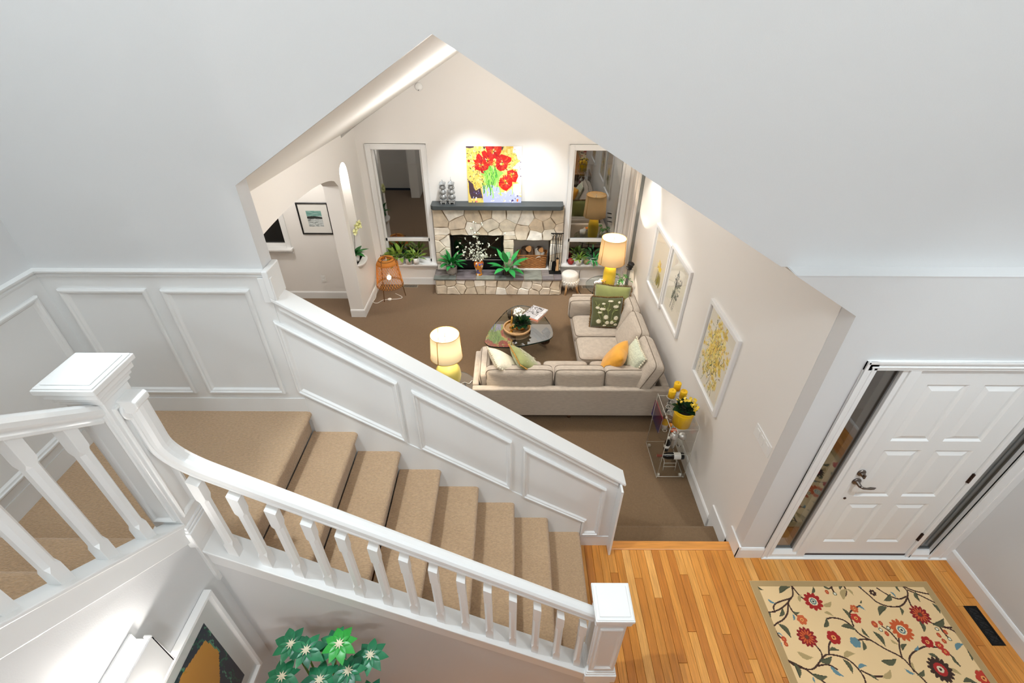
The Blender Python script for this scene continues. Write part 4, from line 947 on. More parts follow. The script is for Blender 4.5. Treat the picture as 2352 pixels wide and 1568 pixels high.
# ---------------------------------------------------------------- tulip painting
pt = thing('painting', 'square canvas of red tulips in a vase leaning on the mantel', 'painting', (-.29, 7.563, 1.163))
PWD, PHT = .842, .850
mb = MB(); mb.box(-PWD/2, PWD/2, -.018, .018, 0, PHT); mb.build('canvas_stretcher', 'mat_board', pt, bevel=.003)
c = Canvas(170, 172, srgb(240, 212, 110)); r2 = random.Random(5)
X = lambda x: (x-105)/1325*170
Yc = lambda y: (y-92)/1350*172
P_ = lambda L: [(X(a), Yc(b)) for a, b in L]
yel = [srgb(250, 214, 96), srgb(244, 224, 140), srgb(236, 196, 84), srgb(252, 232, 150)]
for k in range(420): c.disc(r2.uniform(0, 170), r2.uniform(0, 130), r2.uniform(2, 6), r2.choice(yel), r2.uniform(1.5, 5), 8, r2.uniform(0, 3))
dk = srgb(78, 58, 70)
for L in ([(105, 92), (300, 92), (290, 120), (200, 140), (110, 130)], [(130, 880), (240, 980), (260, 1080), (300, 1140), (420, 1080), (470, 1330), (180, 1340), (140, 1200)], [(500, 100), (570, 100), (540, 170)], [(930, 100), (1000, 100), (960, 200)]): c.fill(P_(L), dk)
for k in range(90): c.disc(r2.uniform(0, 55), r2.uniform(10, 150), r2.uniform(.6, 1.8), dk, r2.uniform(.6, 2.5), 7)
for k in range(60): c.disc(r2.uniform(115, 165), r2.uniform(20, 75), r2.uniform(.5, 1.3), srgb(120, 90, 60), 1.2, 7)
c.fill(P_([(1230, 92), (1430, 92), (1430, 1000), (1300, 900), (1340, 620), (1200, 600), (1300, 500), (1400, 420), (1330, 380), (1290, 250), (1210, 230)]), srgb(244, 236, 242))
for k in range(26): c.disc(X(r2.uniform(1240, 1420)), Yc(r2.uniform(100, 800)), r2.uniform(.6, 2), r2.choice([srgb(84, 60, 84), srgb(214, 190, 220), srgb(250, 210, 110), srgb(200, 180, 230)]), None, 7)
c.fill(P_([(470, 1020), (700, 1000), (880, 1060), (930, 1180), (1060, 1180), (1200, 1080), (1300, 1230), (1430, 1300), (1430, 1440), (480, 1440)]), srgb(186, 192, 232))
c.fill(P_([(1230, 980), (1420, 960), (1420, 1250), (1290, 1250), (1220, 1150)]), srgb(244, 238, 244))
for k in range(60): c.disc(X(r2.uniform(160, 1420)), Yc(r2.uniform(1150, 1430)), r2.uniform(1, 4.5), r2.choice([srgb(244, 242, 248), srgb(206, 210, 240), srgb(250, 226, 120), srgb(236, 236, 246), srgb(88, 76, 130)]), r2.uniform(.8, 3), 8, r2.uniform(0, 3))
c.fill(P_([(1310, 1350), (1360, 1350), (1350, 1420), (1320, 1420)]), srgb(232, 120, 40)); c.disc(X(310), Yc(1415), 4.5, srgb(240, 110, 130), 2)
gr_ = [srgb(112, 196, 70), srgb(76, 160, 60), srgb(166, 222, 100), srgb(58, 132, 70), srgb(196, 232, 140)]
c.fill(P_([(520, 660), (600, 560), (700, 520), (720, 620), (860, 640), (1000, 700), (900, 800), (860, 980), (860, 1060), (700, 1000), (560, 980), (490, 900), (540, 800), (430, 740)]), srgb(148, 208, 92))
for k in range(46):
    x, y = r2.uniform(500, 850), r2.uniform(600, 1150); a = r2.uniform(-2.2, -1.0); l = r2.uniform(80, 230)
    c.line(P_([(x, y), (x+l*.5*math.cos(a)+15, y+l*.5*math.sin(a)), (x+l*math.cos(a), y+l*math.sin(a))]), r2.uniform(1.2, 3.4), r2.choice(gr_))
for x, y in ((480, 1080), (560, 1150), (640, 1120), (700, 1200), (880, 1120), (1180, 1100)): c.line(P_([(x, y-120), (x+30, y+60), (x+20, y+130)]), 3.4, r2.choice(gr_))
rd = [srgb(206, 26, 18), srgb(226, 46, 26), srgb(170, 14, 22), srgb(238, 84, 44), srgb(196, 34, 52)]
def tulip(L, cx, cy, n, l0, l1, a0=0, a1=6.28):
    c.fill(P_(L), rd[0])
    for k in range(n):
        a = r2.uniform(a0, a1); l = r2.uniform(l0*.5, l1)
        c.line(P_([(cx+l*.35*math.cos(a), cy+l*.35*math.sin(a)), (cx+l*.7*math.cos(a+.12), cy+l*.7*math.sin(a+.12)), (cx+l*math.cos(a), cy+l*math.sin(a))]), r2.uniform(1.2, 3.6), r2.choice(rd[1:]))
    for k in range(9):
        a = r2.uniform(a0, a1); c.line(P_([(cx, cy), (cx+60*math.cos(a), cy+60*math.sin(a))]), 1.8, r2.choice([srgb(250, 200, 60), srgb(248, 236, 170), srgb(244, 150, 40)]))
    c.disc(X(cx), Yc(cy), 2.2, srgb(90, 80, 30))
tulip([(560, 92), (950, 92), (940, 220), (860, 350), (760, 370), (650, 330), (590, 200)], 760, 210, 40, 120, 200)
tulip([(470, 230), (540, 180), (610, 240), (700, 320), (760, 440), (680, 520), (610, 560), (520, 420)], 600, 420, 40, 120, 200)
tulip([(270, 420), (340, 400), (345, 300), (400, 250), (470, 310), (500, 420), (560, 400), (600, 500), (640, 570), (570, 650), (460, 670), (340, 640), (290, 570), (330, 500)], 450, 520, 60, 120, 220)
tulip([(830, 320), (950, 270), (1080, 310), (1180, 350), (1180, 430), (1100, 490), (1080, 580), (1000, 650), (900, 670), (820, 600), (810, 460)], 960, 470, 60, 120, 200)
tulip([(1080, 660), (1200, 630), (1320, 690), (1350, 780), (1290, 940), (1200, 920), (1080, 800)], 1200, 760, 50, 100, 150)
tulip([(900, 850), (1000, 800), (1120, 800), (1210, 900), (1200, 1020), (1060, 1150), (960, 1110), (870, 1010)], 1040, 930, 60, 100, 180)
c.disc(X(160), Yc(430), 4, srgb(180, 40, 24), 4.5)
c.mesh('painted_front', 'painting_print', lambda u, v: (-PWD/2+u*PWD, -.0185, PHT-v*PHT), pt)
pt.rotation_euler = (math.radians(-2.2), 0, 0)
# ---------------------------------------------------------------- two pewter pagodas on the mantel
def pagoda(loc, label, tall):
    t = thing('pagoda_ornament', label, 'ornament', loc, R.uniform(-.05, .05), 'pagoda ornaments on the mantel'); mb = MB()
    for sx in (-1, 1):
        for sy in (-1, 1): mb.box(sx*.034-.010, sx*.034+.010, sy*.034-.010, sy*.034+.010, 0, .03)
    mb.box(-.05, .05, -.05, .05, .03, .045); mb.box(-.042, .042, -.042, .042, .045, .06); mb.box(-.054, .054, -.054, .054, .06, .072); mb.build('foot', 'cast_silver', t, bevel=.003)
    z = .072
    for k in range(3):
        mb = MB(); w = .034-.003*k; h = .075
        mb.lathe((0, 0, z), [(0, 0), (w*.8, 0), (w*1.25, h*.3), (w*1.3, h*.55), (w*.8, h), (0, h)], 16)
        for a in range(4):
            an = PI/2*a; mb.tube([(w*1.3*math.cos(an), w*1.3*math.sin(an), z+h*.1), (w*1.7*math.cos(an), w*1.7*math.sin(an), z+h*.45), (w*1.25*math.cos(an), w*1.25*math.sin(an), z+h*.85)], .006, 6)
        mb.build('tier', 'cast_silver', t)
        z += h
    mb = MB(); mb.sheet([[(s_*x, y_*s_, z+zz) for x, y_ in ((-1, -1), (0, -.86), (1, -1), (.86, 0), (1, 1), (0, .86), (-1, 1), (-.86, 0))] for s_, zz in ((.030, 0), (.052, .012), (.046, .030), (.012, .052), (.004, .06))], smooth=False, closed=True)
    mb.tube([(0, 0, z+.05), (0, 0, z+.078)], .006, 8); 
    if tall: mb.tube([(0, 0, z+.07), (0, 0, z+.125)], [.003, .0015], 6)
    mb.build('roof', 'cast_silver', t)
pagoda((-1.10, 7.50, 1.162), 'ornate pewter pagoda at the left end of the mantel', False)
pagoda((-.965, 7.50, 1.162), 'ornate pewter pagoda with a tall spire, nearer the tulip painting', True)
# ---------------------------------------------------------------- plants: helpers
def leafy(t, n, length, width, z, mname, spread=(.15, 1.2), droop=.6, r0=.02, stem=None, lname='leaf', seed=1, fold=.22, back=1.0):
    r = random.Random(seed)
    for k in range(n):
        a = k*2.39996+r.uniform(-.3, .3); e = spread[0]+(spread[1]-spread[0])*(1-(k+.5)/n); L = length*r.uniform(.75, 1.1)
        st_ = stem*r.uniform(.6, 1.1) if stem else 0
        d = Vector((math.cos(a)*math.cos(e), math.sin(a)*math.cos(e)*(back if math.sin(a) > 0 else 1), math.sin(e))); base_ = Vector((r0*math.cos(a), r0*math.sin(a), z)); tip = base_+d*st_
        mb = MB()
        if stem: mb.tube([tuple(base_), tuple(base_+d*st_*.5+Vector((0, 0, .01))), tuple(tip)], .003, 5)
        mb.leaf(tip, d, L, width*r.uniform(.8, 1.15), droop=droop*r.uniform(.7, 1.3), fold=fold)
        mb.build(lname, mname, t)
# left hearth plant
t = thing('potted_plant', 'bushy dark green plant in a silver pot on the left of the hearth', 'plant', (-1.045, 7.425, -.041))
mb = MB(); mb.lathe((0, 0, 0), [(0, 0), (.075, 0), (.092, .05), (.096, .11), (.090, .145), (.082, .145), (.084, .11), (0, .11)], 28); mb.build('pot', 'silver_pot', t)
mb = MB(); mb.lathe((0, 0, 0), [(0, .115), (.083, .115)], 20); mb.build('soil', 'soil', t)
leafy(t, 30, .20, .072, .17, 'leaf_bright', (.2, 1.3), .7, .03, .07, seed=3, back=.3)
# peace lily in a glass pot
t = thing('potted_plant', 'broad leaved bright green plant in a round glass pot on the hearth', 'plant', (-.09, 7.395, -.041))
mb = MB(); mb.lathe((0, 0, 0), [(.0, 0), (.075, 0), (.105, .05), (.108, .10), (.09, .155), (.087, .155), (.104, .10), (.10, .05), (.07, .006), (0, .006)], 28); mb.build('pot', 'clear_glass', t)
mb = MB(); mb.ball((0, 0, .065), .088, 16, 10, (1, 1, .66)); mb.build('soil', 'soil', t)
mb = MB()
for k in range(14):
    a = k*.45; mb.tube([(.098*math.cos(a), .098*math.sin(a), .12), (.10*math.cos(a+.2), .10*math.sin(a+.2), .07), (.08*math.cos(a-.1), .08*math.sin(a-.1), .015)], .004, 5)
mb.build('roots', 'twig', t)
big = [(-1.95, 1.15, .30, .12, .12), (-2.9, .45, .26, .10, .25), (.1, .55, .28, .12, .3), (.6, .9, .24, .09, .2), (-1.2, .2, .25, .10, .6), (-.45, .1, .22, .09, .7), (-2.3, .25, .22, .10, .6), (2.4, .9, .24, .09, .2), (1.5, 1.0, .2, .08, .2), (-.75, .65, .22, .10, .5), (-1.6, .5, .22, .1, .6), (-3.3, .2, .2, .085, .5)]
for k, (a, e, L, w, dr) in enumerate(big):
    d = Vector((math.cos(a)*math.cos(e), math.sin(a)*math.cos(e), math.sin(e))); st_ = .10+.05*math.sin(e)
    mb = MB(); mb.tube([(0, 0, .10), tuple(Vector((0, 0, .11))+d*st_*.5), tuple(Vector((0, 0, .12))+d*st_)], .005, 6); mb.leaf(Vector((0, 0, .12))+d*st_, d, L, w, droop=dr, fold=.2, nseg=7); mb.build('leaf', 'leaf_bright', t)
# white blossom branches in a patterned vase
t = thing('vase_of_branches', 'orange and blue patterned vase of pale seed pod branches on the hearth', 'vase', (-.575, 7.39, -.041))
m = mat('vase_pattern', srgb(214, 150, 62), .25, coat=.5); nt = m.node_tree; v = nt.nodes.new('ShaderNodeTexVoronoi'); v.inputs['Scale'].default_value = 26; cr = nt.nodes.new('ShaderNodeValToRGB'); cr.color_ramp.interpolation = 'CONSTANT'
e = cr.color_ramp.elements
for i, (p, col) in enumerate(((0, srgb(206, 134, 40)), (.38, srgb(238, 226, 200)), (.62, srgb(84, 88, 140)), (.75, srgb(190, 96, 30)))):
    (e[i] if i < 2 else e.new(p)).position = p; e[i].color = col
tc = nt.nodes.new('ShaderNodeTexCoord'); sep = nt.nodes.new('ShaderNodeSeparateColor'); nt.links.new(tc.outputs['Object'], v.inputs['Vector']); nt.links.new(v.outputs['Color'], sep.inputs[0]); nt.links.new(sep.outputs[0], cr.inputs[0]); nt.links.new(cr.outputs[0], m.node_tree.nodes['Principled BSDF'].inputs['Base Color'])
mb = MB(); mb.lathe((0, 0, 0), [(0, 0), (.056, 0), (.058, .012), (.046, .03), (.050, .08), (.078, .16), (.086, .205), (.080, .235), (.066, .25), (.070, .262), (.058, .262), (.055, .24), (0, .235)], 32); mb.build('vase', 'vase_pattern', t)
r = random.Random(8); tw = MB(); pods = []
for k in range(30):
    a = r.uniform(0, 2*PI); e = r.uniform(.55, 1.5); L = r.uniform(.30, .74) if e > 1.15 else r.uniform(.16, .46); L = L*(1.0 if k > 4 else 1.0)
    d = Vector((math.cos(a)*math.cos(e), math.sin(a)*math.cos(e)*.6, math.sin(e))); p = Vector((0, 0, .24)); pts = [tuple(p)]
    for j in range(4):
        d = (d+Vector((r.uniform(-.2, .2), r.uniform(-.2, .2), -.06))).normalized(); p = p+d*L/4; pts.append(tuple(p))
        for _ in range(2 if j else 1):
            if p.z > .27: pods.append((p+Vector((r.uniform(-.03, .03), r.uniform(-.03, .03), r.uniform(-.02, .02))), r.uniform(.011, .019)))
    tw.tube(pts, .0016, 4)
tw.build('branches', 'twig', t)
for p, s_ in pods[:230]:
    pods_mesh = globals().get('POD')
    if pods_mesh is None:
        mb = MB(); mb.lathe((0, 0, 0), [(0, 0), (.6, .05), (1, .12), (.6, .19), (0, .24)], 8); POD = pods_mesh = mb.build('seed_pod', 'berry_pale', t, loc=p, rot=(1.2, .3, 0)); POD.scale = (s_,)*3
    else: instance('seed_pod', POD, t, p, (r.uniform(.6, 2.2), r.uniform(-.8, .8), r.uniform(-1, 1)), (s_, s_, s_))
# ---------------------------------------------------------------- log basket and logs, fire tools
bk = thing('log_basket', 'brown woven wicker log basket in the fireplace niche', 'basket', (.335, 7.735, -.040))
mb = MB(); bw, bd, bh = .235, .10, .24
for k in range(11):
    z = .012+k*.021; g_ = .004*(1 if k % 2 else -1); f = 1+.05*k/11
    pts = []
    for s_ in range(41):
        u = s_/40*4; sd = int(u) % 4; f_ = u-int(u); cx, cy = [(-1+2*f_, -1), (1, -1+2*f_), (1-2*f_, 1), (-1, 1-2*f_)][sd]
        wv = .004*(-1)**(s_+k); nx, ny = [(0, -1), (1, 0), (0, 1), (-1, 0)][sd]
        pts.append((cx*bw*f+nx*wv, cy*bd*f+ny*wv, z))
    mb.tube(pts, .0115, 6)
mb.tube([(-bw*1.06, -bd*1.1, bh+.005), (bw*1.06, -bd*1.1, bh+.005), (bw*1.06, bd*1.1, bh+.005), (-bw*1.06, bd*1.1, bh+.005), (-bw*1.06, -bd*1.1, bh+.005)], .011, 6)
mb.box(-bw+.005, bw-.005, -bd+.005, bd-.005, 0, bh-.02); mb.build('woven_body', 'wicker', bk)
for sd in (-1, 1):
    mb = MB(); mb.tube([(sd*bw*1.06, -.04, bh), (sd*bw*1.10, -.03, bh+.045), (sd*bw*1.10, .03, bh+.045), (sd*bw*1.06, .04, bh)], .008, 6); mb.build('handle', 'wicker', bk)
logs = [((.19, 7.70, .255), (.3, -.1), .055, .20, 'bark', 'split log with a bright orange cut face at the left of the basket'), ((.31, 7.74, .30), (1.2, .5), .05, .18, 'bark', 'dark upright log in the middle of the basket'), ((.44, 7.72, .27), (.5, .2), .05, .20, 'birch', 'grey log lying on the right of the basket'), ((.50, 7.70, .235), (.9, -.3), .038, .16, 'birch', 'pale birch log end at the right rim of the basket'), ((.24, 7.78, .34), (-.4, .3), .055, .20, 'bark', 'large dark log behind, topmost of the basket'), ((.47, 7.78, .33), (-.3, .2), .045, .18, 'bark', 'knotty brown log behind, at the right of the basket')]
for loc, (rx, rz), rr, L, mm, lab in logs:
    t = thing('firewood_log', lab, 'log', (loc[0], loc[1], loc[2]-.08), 0, 'logs in the wicker basket'); t.rotation_euler = (rx, .2, rz)
    mb = MB(); n = 10; ring = [(rr*(1+.12*math.sin(3*a+rr*90))*math.cos(a), rr*(1+.12*math.sin(3*a+rr*90))*math.sin(a)) for a in [2*PI*k/n for k in range(n)]]
    mb.sheet([[(x*s_, y, z*s_) for x, z in ring] for y, s_ in ((-L/2, 1), (0, 1.04), (L/2, .97))], smooth=True, closed=True); mb.build('bark', mm, t)
    mb = MB(); mb.add([(x*.99, -L/2-.001, z*.99) for x, z in ring], [tuple(range(n))]); mb.add([(x*.96, L/2+.001, z*.96) for x, z in ring], [tuple(range(n))]); mb.build('cut_end', 'cut_wood', t)
st = thing('fire_tool_stand', 'black iron fire tool stand at the right end of the hearth', 'stand', (.73, 7.47, -.041))
mb = MB(); mb.box(-.105, .105, -.06, .06, 0, .014); mb.build('base', 'black_metal', st, bevel=.004)
mb = MB(); mb.tube([(0, .03, .01), (0, .03, .70)], .008, 10); mb.build('post', 'black_metal', st)
mb = MB(); mb.box(-.10, .11, .022, .038, .70, .712)
for k in (-.065, -.025, .03, .06): mb.tube([(k, .02, .706), (k, .0, .706), (k, -.004, .716)], .004, 6)
mb.build('hook_bar', 'black_metal', st)
def tool(name, lab, dx, end):
    t = thing(name, lab, 'fire tool', (.73+dx, 7.468, -.02), 0); mb = MB(); mb.tube([(0, 0, .20), (0, 0, .62)], .0055, 8)
    mb.tube([(0, 0, .56+.01*k+.0) for k in range(10)], [.0055+.003*(k % 2) for k in range(10)], 8)
    mb.tube([(.0, .0, .62), (.008, 0, .65), (.008, .0, .68), (0, 0, .70), (-.006, 0, .685)], .004, 6); mb.build('rod', 'black_metal', t); mb = MB(); end(mb, t)
def e_poker(mb, t): mb.tube([(0, 0, .21), (0, 0, .03)], [.0055, .003], 8); mb.tube([(0, 0, .09), (.02, 0, .075), (.026, 0, .10)], .004, 6); mb.build('hook', 'black_metal', t)
def e_shovel(mb, t): mb.sheet([[(x*w, -.004-.008*abs(x), z) for x in (-1, -.5, 0, .5, 1)] for z, w in ((.21, .01), (.18, .036), (.06, .042), (.02, .036))], smooth=False); mb.build('blade', 'black_metal', t, solid=.003)
def e_tongs(mb, t):
    for s_ in (-1, 1): mb.tube([(0, 0, .22), (s_*.022, 0, .14), (s_*.024, 0, .07), (s_*.006, 0, .02)], .0045, 7)
    mb.build('jaw', 'black_metal', t)
def e_brush(mb, t):
    mb.box(-.02, .02, -.012, .012, .235, .26); mb.build('ferrule', 'black_metal', t, bevel=.004); q_ = MB(); q_.hexa([(-.028, -.014, .02), (.028, -.014, .02), (.028, .014, .02), (-.028, .014, .02), (-.019, -.011, .24), (.019, -.011, .24), (.019, .011, .24), (-.019, .011, .24)]); q_.build('bristles', 'light_wood', t, bevel=.004)
tool('fire_tongs', 'black fire tongs, leftmost tool on the hearth stand', -.065, e_tongs); tool('fire_shovel', 'black fire shovel hanging beside the tongs', -.025, e_shovel)
tool('hearth_brush', 'hearth brush with tan bristles hanging on the stand', .03, e_brush); tool('fire_poker', 'black fire poker, rightmost tool on the hearth stand', .062, e_poker)
# ---------------------------------------------------------------- macrame stool, window sill plants
t = thing('footstool', 'small round cream macrame stool with wooden legs beside the hearth', 'stool', (.985, 7.40, ZL))
mb = MB(); mb.lathe((0, 0, 0), [(0, .36), (.05, .362), (.12, .355), (.143, .335), (.143, .31), (0, .31)], 32); mb.build('seat', 'macrame', t)
mb = MB(); mb.lathe((0, 0, 0), [(.142, .33), (.150, .31), (.146, .29), (.156, .265), (.150, .24), (.158, .22), (.150, .205)], 40); mb.build('cover', 'macrame', t)
mb = MB()
for k in range(44):
    a = 2*PI*k/44; x, y = math.cos(a), math.sin(a); mb.tube([(.152*x, .152*y, .23), (.158*x, .158*y, .18), (.156*x, .156*y, .145-.018*(k % 3))], [.006, .006, .003], 5)
for k in range(22):
    a = 2*PI*k/22; mb.ball((.157*math.cos(a), .157*math.sin(a), .235), .013, 8, 6)
mb.build('fringe', 'macrame', t)
for k in range(4):
    a = PI/4+PI/2*k+.3; mb = MB(); mb.tube([(.085*math.cos(a), .085*math.sin(a), .25), (.168*math.cos(a), .168*math.sin(a), 0)], [.024, .017], 10); mb.build('leg', 'light_wood', t)
SZ = .0755
def sill_pot(loc, lab, h, rr, pm, lm, n, L, w, seed, spread=(.1, 1.3), droop=.6, cat='plant', stem=.06):
    t = thing('potted_plant', lab, cat, (loc[0], loc[1], SZ)); mb = MB(); mb.lathe((0, 0, 0), [(0, 0), (rr*.9, 0), (rr, h), (rr*.92, h), (rr*.9, h*.85), (0, h*.85)], 24); mb.build('pot', pm, t)
    mb = MB(); mb.lathe((0, 0, 0), [(0, h*.86), (rr*.91, h*.86)], 16); mb.build('soil', 'soil', t); leafy(t, n, L, w, h*.9, lm, spread, droop, rr*.35, stem, seed=seed, back=.12)
sill_pot((-2.05, 7.57), 'leafy plant in a terracotta toned pot behind the basket lamp', .13, .06, 'stone_pot', 'leaf_yellowish', 13, .13, .07, 21)
sill_pot((-1.935, 7.56), 'tall trailing pothos, second pot from the left on the window sill', .13, .062, 'stone_pot', 'leaf_yellowish', 18, .16, .075, 22, (-.4, 1.4), .8, stem=.14)
sill_pot((-1.79, 7.565), 'pale stemmed plant in a round stone pot, third on the window sill', .115, .060, 'stone_pot', 'leaf_dark', 12, .12, .04, 23, (.0, 1.4), .7)
sill_pot((-1.665, 7.565), 'fresh green plant in a white pot, rightmost on the left window sill', .115, .058, 'white_ceramic', 'leaf_yellowish', 20, .15, .045, 24, (.25, 1.3), .6, stem=.08)
sill_pot((1.135, 7.565), 'round leaved green plant in a white pot on the right window sill', .10, .062, 'white_ceramic', 'leaf_yellowish', 26, .10, .04, 25, (.1, 1.4), .6)
sill_pot((1.40, 7.565), 'trailing green plant in a white pot behind the yellow lamp', .09, .06, 'white_ceramic', 'leaf_bright', 16, .15, .036, 26, (-.1, 1.0), .9)
def ball(name, lab, loc, rr, m):
    t = thing(name, lab, 'ball', loc); mb = MB(); mb.ball((0, 0, rr), rr, 20, 14); mb.build('ball', m, t)
    mb = MB()
    for k in range(9):
        a = PI*k/9; mb.tube([(rr*1.01*math.cos(u)*math.cos(a)+0, rr*1.01*math.cos(u)*math.sin(a), rr+rr*1.01*math.sin(u)) for u in np.linspace(0, 2*PI, 17)], .0022, 4)
    mb.build('twine', m, t)
ball('decorative_ball', 'dark red woven ball at the left of the right window sill', (1.0, 7.565, SZ), .055, 'red_ball')
ball('decorative_ball', 'tan woven ball between the two white pots on the sill', (1.27, 7.565, SZ), .050, 'tan_ball')
t = thing('candle_holder', 'small amber glass candle holder partly behind the yellow lamp', 'candle holder', (1.53, 7.56, SZ)); mb = MB(); mb.lathe((0, 0, 0), [(0, 0), (.035, 0), (.04, .07), (.036, .07), (.032, .01), (0, .01)], 20); mb.build('cup', 'amber', t)
# ---------------------------------------------------------------- woven floor lamp in the corner
t = thing('basket_lamp', 'glowing woven rattan floor lamp in the left corner', 'lamp', (-2.085, 7.235, ZL))
def shade_r(z): return .165+.055*(1-(z-.21)/.46)-.035*max(0, (z-.60)/.07)
NS = 30; zz = np.linspace(.21, .67, 13)
for sg in (1, -1):
    mb = MB()
    for k in range(NS):
        pts = []
        for i, z in enumerate(zz):
            a = 2*PI*k/NS+sg*1.15*(z-.21)/.46; rr = shade_r(z)+.0012*(-1)**(i+k)*sg; pts.append((rr*math.cos(a), rr*math.sin(a), z))
        mb.tube(pts, .0034, 4, smooth=False)
    o = mb.build('woven_strips', 'rattan', t); o['kind'] = 'stuff'
for z in (.205, .228, .67): mb = MB(); mb.tube([(shade_r(z)*math.cos(a), shade_r(z)*math.sin(a), z) for a in np.linspace(0, 2*PI, 41)], .006, 6); mb.build('hoop', 'rattan_dark', t)
mb = MB(); rows = [[(rr*math.cos(a), rr*math.sin(a), z) for a in np.linspace(0, 2*PI, 41)] for rr, z in ((.13, .672), (.118, .69), (.085, .682))]; mb.sheet(rows); mb.sheet([[(shade_r(z)*.995*math.cos(a), shade_r(z)*.995*math.sin(a), z) for a in np.linspace(0, 2*PI, 41)] for z in (.60, .67)]); mb.build('top_ring', 'rattan', t, solid=.004)
for k, a in enumerate((-1.9, -.1, 2.4)):
    mb = MB(); mb.tube([(.245*math.cos(a), .245*math.sin(a), 0), (.15*math.cos(a), .15*math.sin(a), .70), (0, 0, .72)], .0065, 8); mb.build('leg', 'rattan_dark', t)
mb = MB(); mb.tube([(0, 0, .72), (0, 0, .44)], .004, 6); mb.lathe((0, 0, .38), [(0, 0), (.02, 0), (.02, .06), (0, .06)], 12); mb.build('socket', 'white_ceramic', t)
mb = MB(); mb.ball((0, 0, .335), .036, 16, 12); mb.build('bulb', 'bulb', t)
lamp_light('basket_lamp_light', (-2.085, 7.235, ZL+.335), 120, (1.0, .64, .30), .03)
t = thing('lamp_cord', 'white lamp cord with round foot switch curling on the carpet', 'cord', (-2.05, 7.15, ZL))
mb = MB(); mb.tube([tuple(p) for p in spline([(.02, .12, .008), (.16, .0, .006), (.10, -.06, .006), (-.02, -.08, .008), (-.14, -.10, .006), (-.22, -.20, .006), (-.30, -.16, .006), (-.29, -.02, .006), (-.305, .12, .05), (-.305, .2, .25)], 6)], .0045, 6); mb.build('cable', 'cord_white', t)
mb = MB(); mb.lathe((-.04, -.075, 0), [(0, .0), (.034, 0), (.034, .012), (.026, .02), (0, .022)], 20); mb.build('switch', 'cord_white', t)
def floor_vent(lab, x, y, w, d):
    t = thing('floor_vent', lab, 'vent', (x, y, ZL)); mb = MB(); mb.box(-w/2, w/2, -d/2, d/2, 0, .005); mb.build('rim', 'vent_beige', t, bevel=.002)
    mb = MB(); mb.box(-w/2+.015, w/2-.015, -d/2+.012, d/2-.012, .0045, .0056); mb.build('duct', 'black_matt', t)
    mb = MB()
    for k in range(12): x_ = -w/2+.02+(w-.04)*k/11; mb.box(x_-.004, x_+.004, -d/2+.012, d/2-.012, .0045, .0075)
    mb.build('louvre', 'vent_beige', t)
floor_vent('beige floor vent under the left window', -1.815, 7.535, .27, .105); floor_vent('dark floor vent under the right window', 1.36, 7.535, .27, .105)
# ---------------------------------------------------------------- niche orchid, hall picture, outlet, smoke alarm
t = thing('orchid', 'cream orchid in a white pot in the lit wall niche', 'orchid', (LLX-.055, nc-.03, NZ0))
mb = MB(); mb.lathe((0, 0, 0), [(0, 0), (.05, 0), (.066, .12), (.062, .12), (.055, .10), (0, .10)], 24); mb.build('pot', 'white_ceramic', t)
for k, (a, e, L) in enumerate(((0.3, .55, .23), (-.5, .3, .21), (1.2, .6, .2), (-1.4, .35, .2), (.8, .15, .18), (-1.0, .9, .22))):
    mb = MB(); mb.leaf((0, 0, .11), (math.cos(a)*math.cos(e), math.sin(a)*math.cos(e), math.sin(e)), L, .085, droop=.5); mb.build('leaf', 'leaf_dark', t)
mb = MB(); mb.tube([(0, -.02, .1), (.05, -.07, .30), (.07, -.08, .46), (.09, -.03, .58), (.115, .06, .60)], [.004, .004, .0035, .003, .002], 6); mb.build('flower_stem', 'twig', t)
for k in range(9):
    s_ = k/8; p = (.08+.05*s_+.01*(k % 2), -.09+.17*s_, .50+.10*math.sin(s_*2.2)-.02*(k % 3)); mb = MB()
    for j in range(5):
        a = 2*PI*j/5; mb.leaf((0, 0, 0), (.25, math.cos(a), math.sin(a)), .056, .046, droop=.1, fold=.1, nseg=3)
    mb.build('blossom', 'petal_cream', t, loc=p, rot=(R.uniform(-.5, .5), R.uniform(-.4, .4), R.uniform(-.5, .5)))
def wall_picture(name, lab, loc, w, h, fw, dep, fm, mm, border, paint, rz=0, cw=90, glaze=True, res=None):
    """framed picture on a wall, facing local -y"""
    t = thing(name, lab, 'picture', loc, rz); mb = MB(); P = [(-w/2, h/2), (w/2, h/2), (w/2, -h/2), (-w/2, -h/2)]
    moulding(mb, P, 'y', 0, -1, [(0, 0), (0, dep), (fw*.15, dep+.002), (fw*.9, dep+.002), (fw, dep-.004), (fw, .008)]); mb.build('frame', fm, t)
    mb = MB(); mb.box(-w/2+fw*.8, w/2-fw*.8, -.010, 0, -h/2+fw*.8, h/2-fw*.8); mb.build('mat_board', mm, t)
    iw, ih = w-2*fw-2*border, h-2*fw-2*border; c = Canvas(cw, int(cw*ih/iw), (1, 1, 1)); paint(c); c.mesh('print_sheet', 'flat_print', lambda u, v: (-iw/2+u*iw, -.0105, ih/2-v*ih), t)
    if glaze: mb = MB(); mb.add([(-w/2+fw*.9, -.0135, -h/2+fw*.9), (w/2-fw*.9, -.0135, -h/2+fw*.9), (w/2-fw*.9, -.0135, h/2-fw*.9), (-w/2+fw*.9, -.0135, h/2-fw*.9)], [(0, 1, 2, 3)]); mb.build('glazing', 'picture_glass', t)
    return t
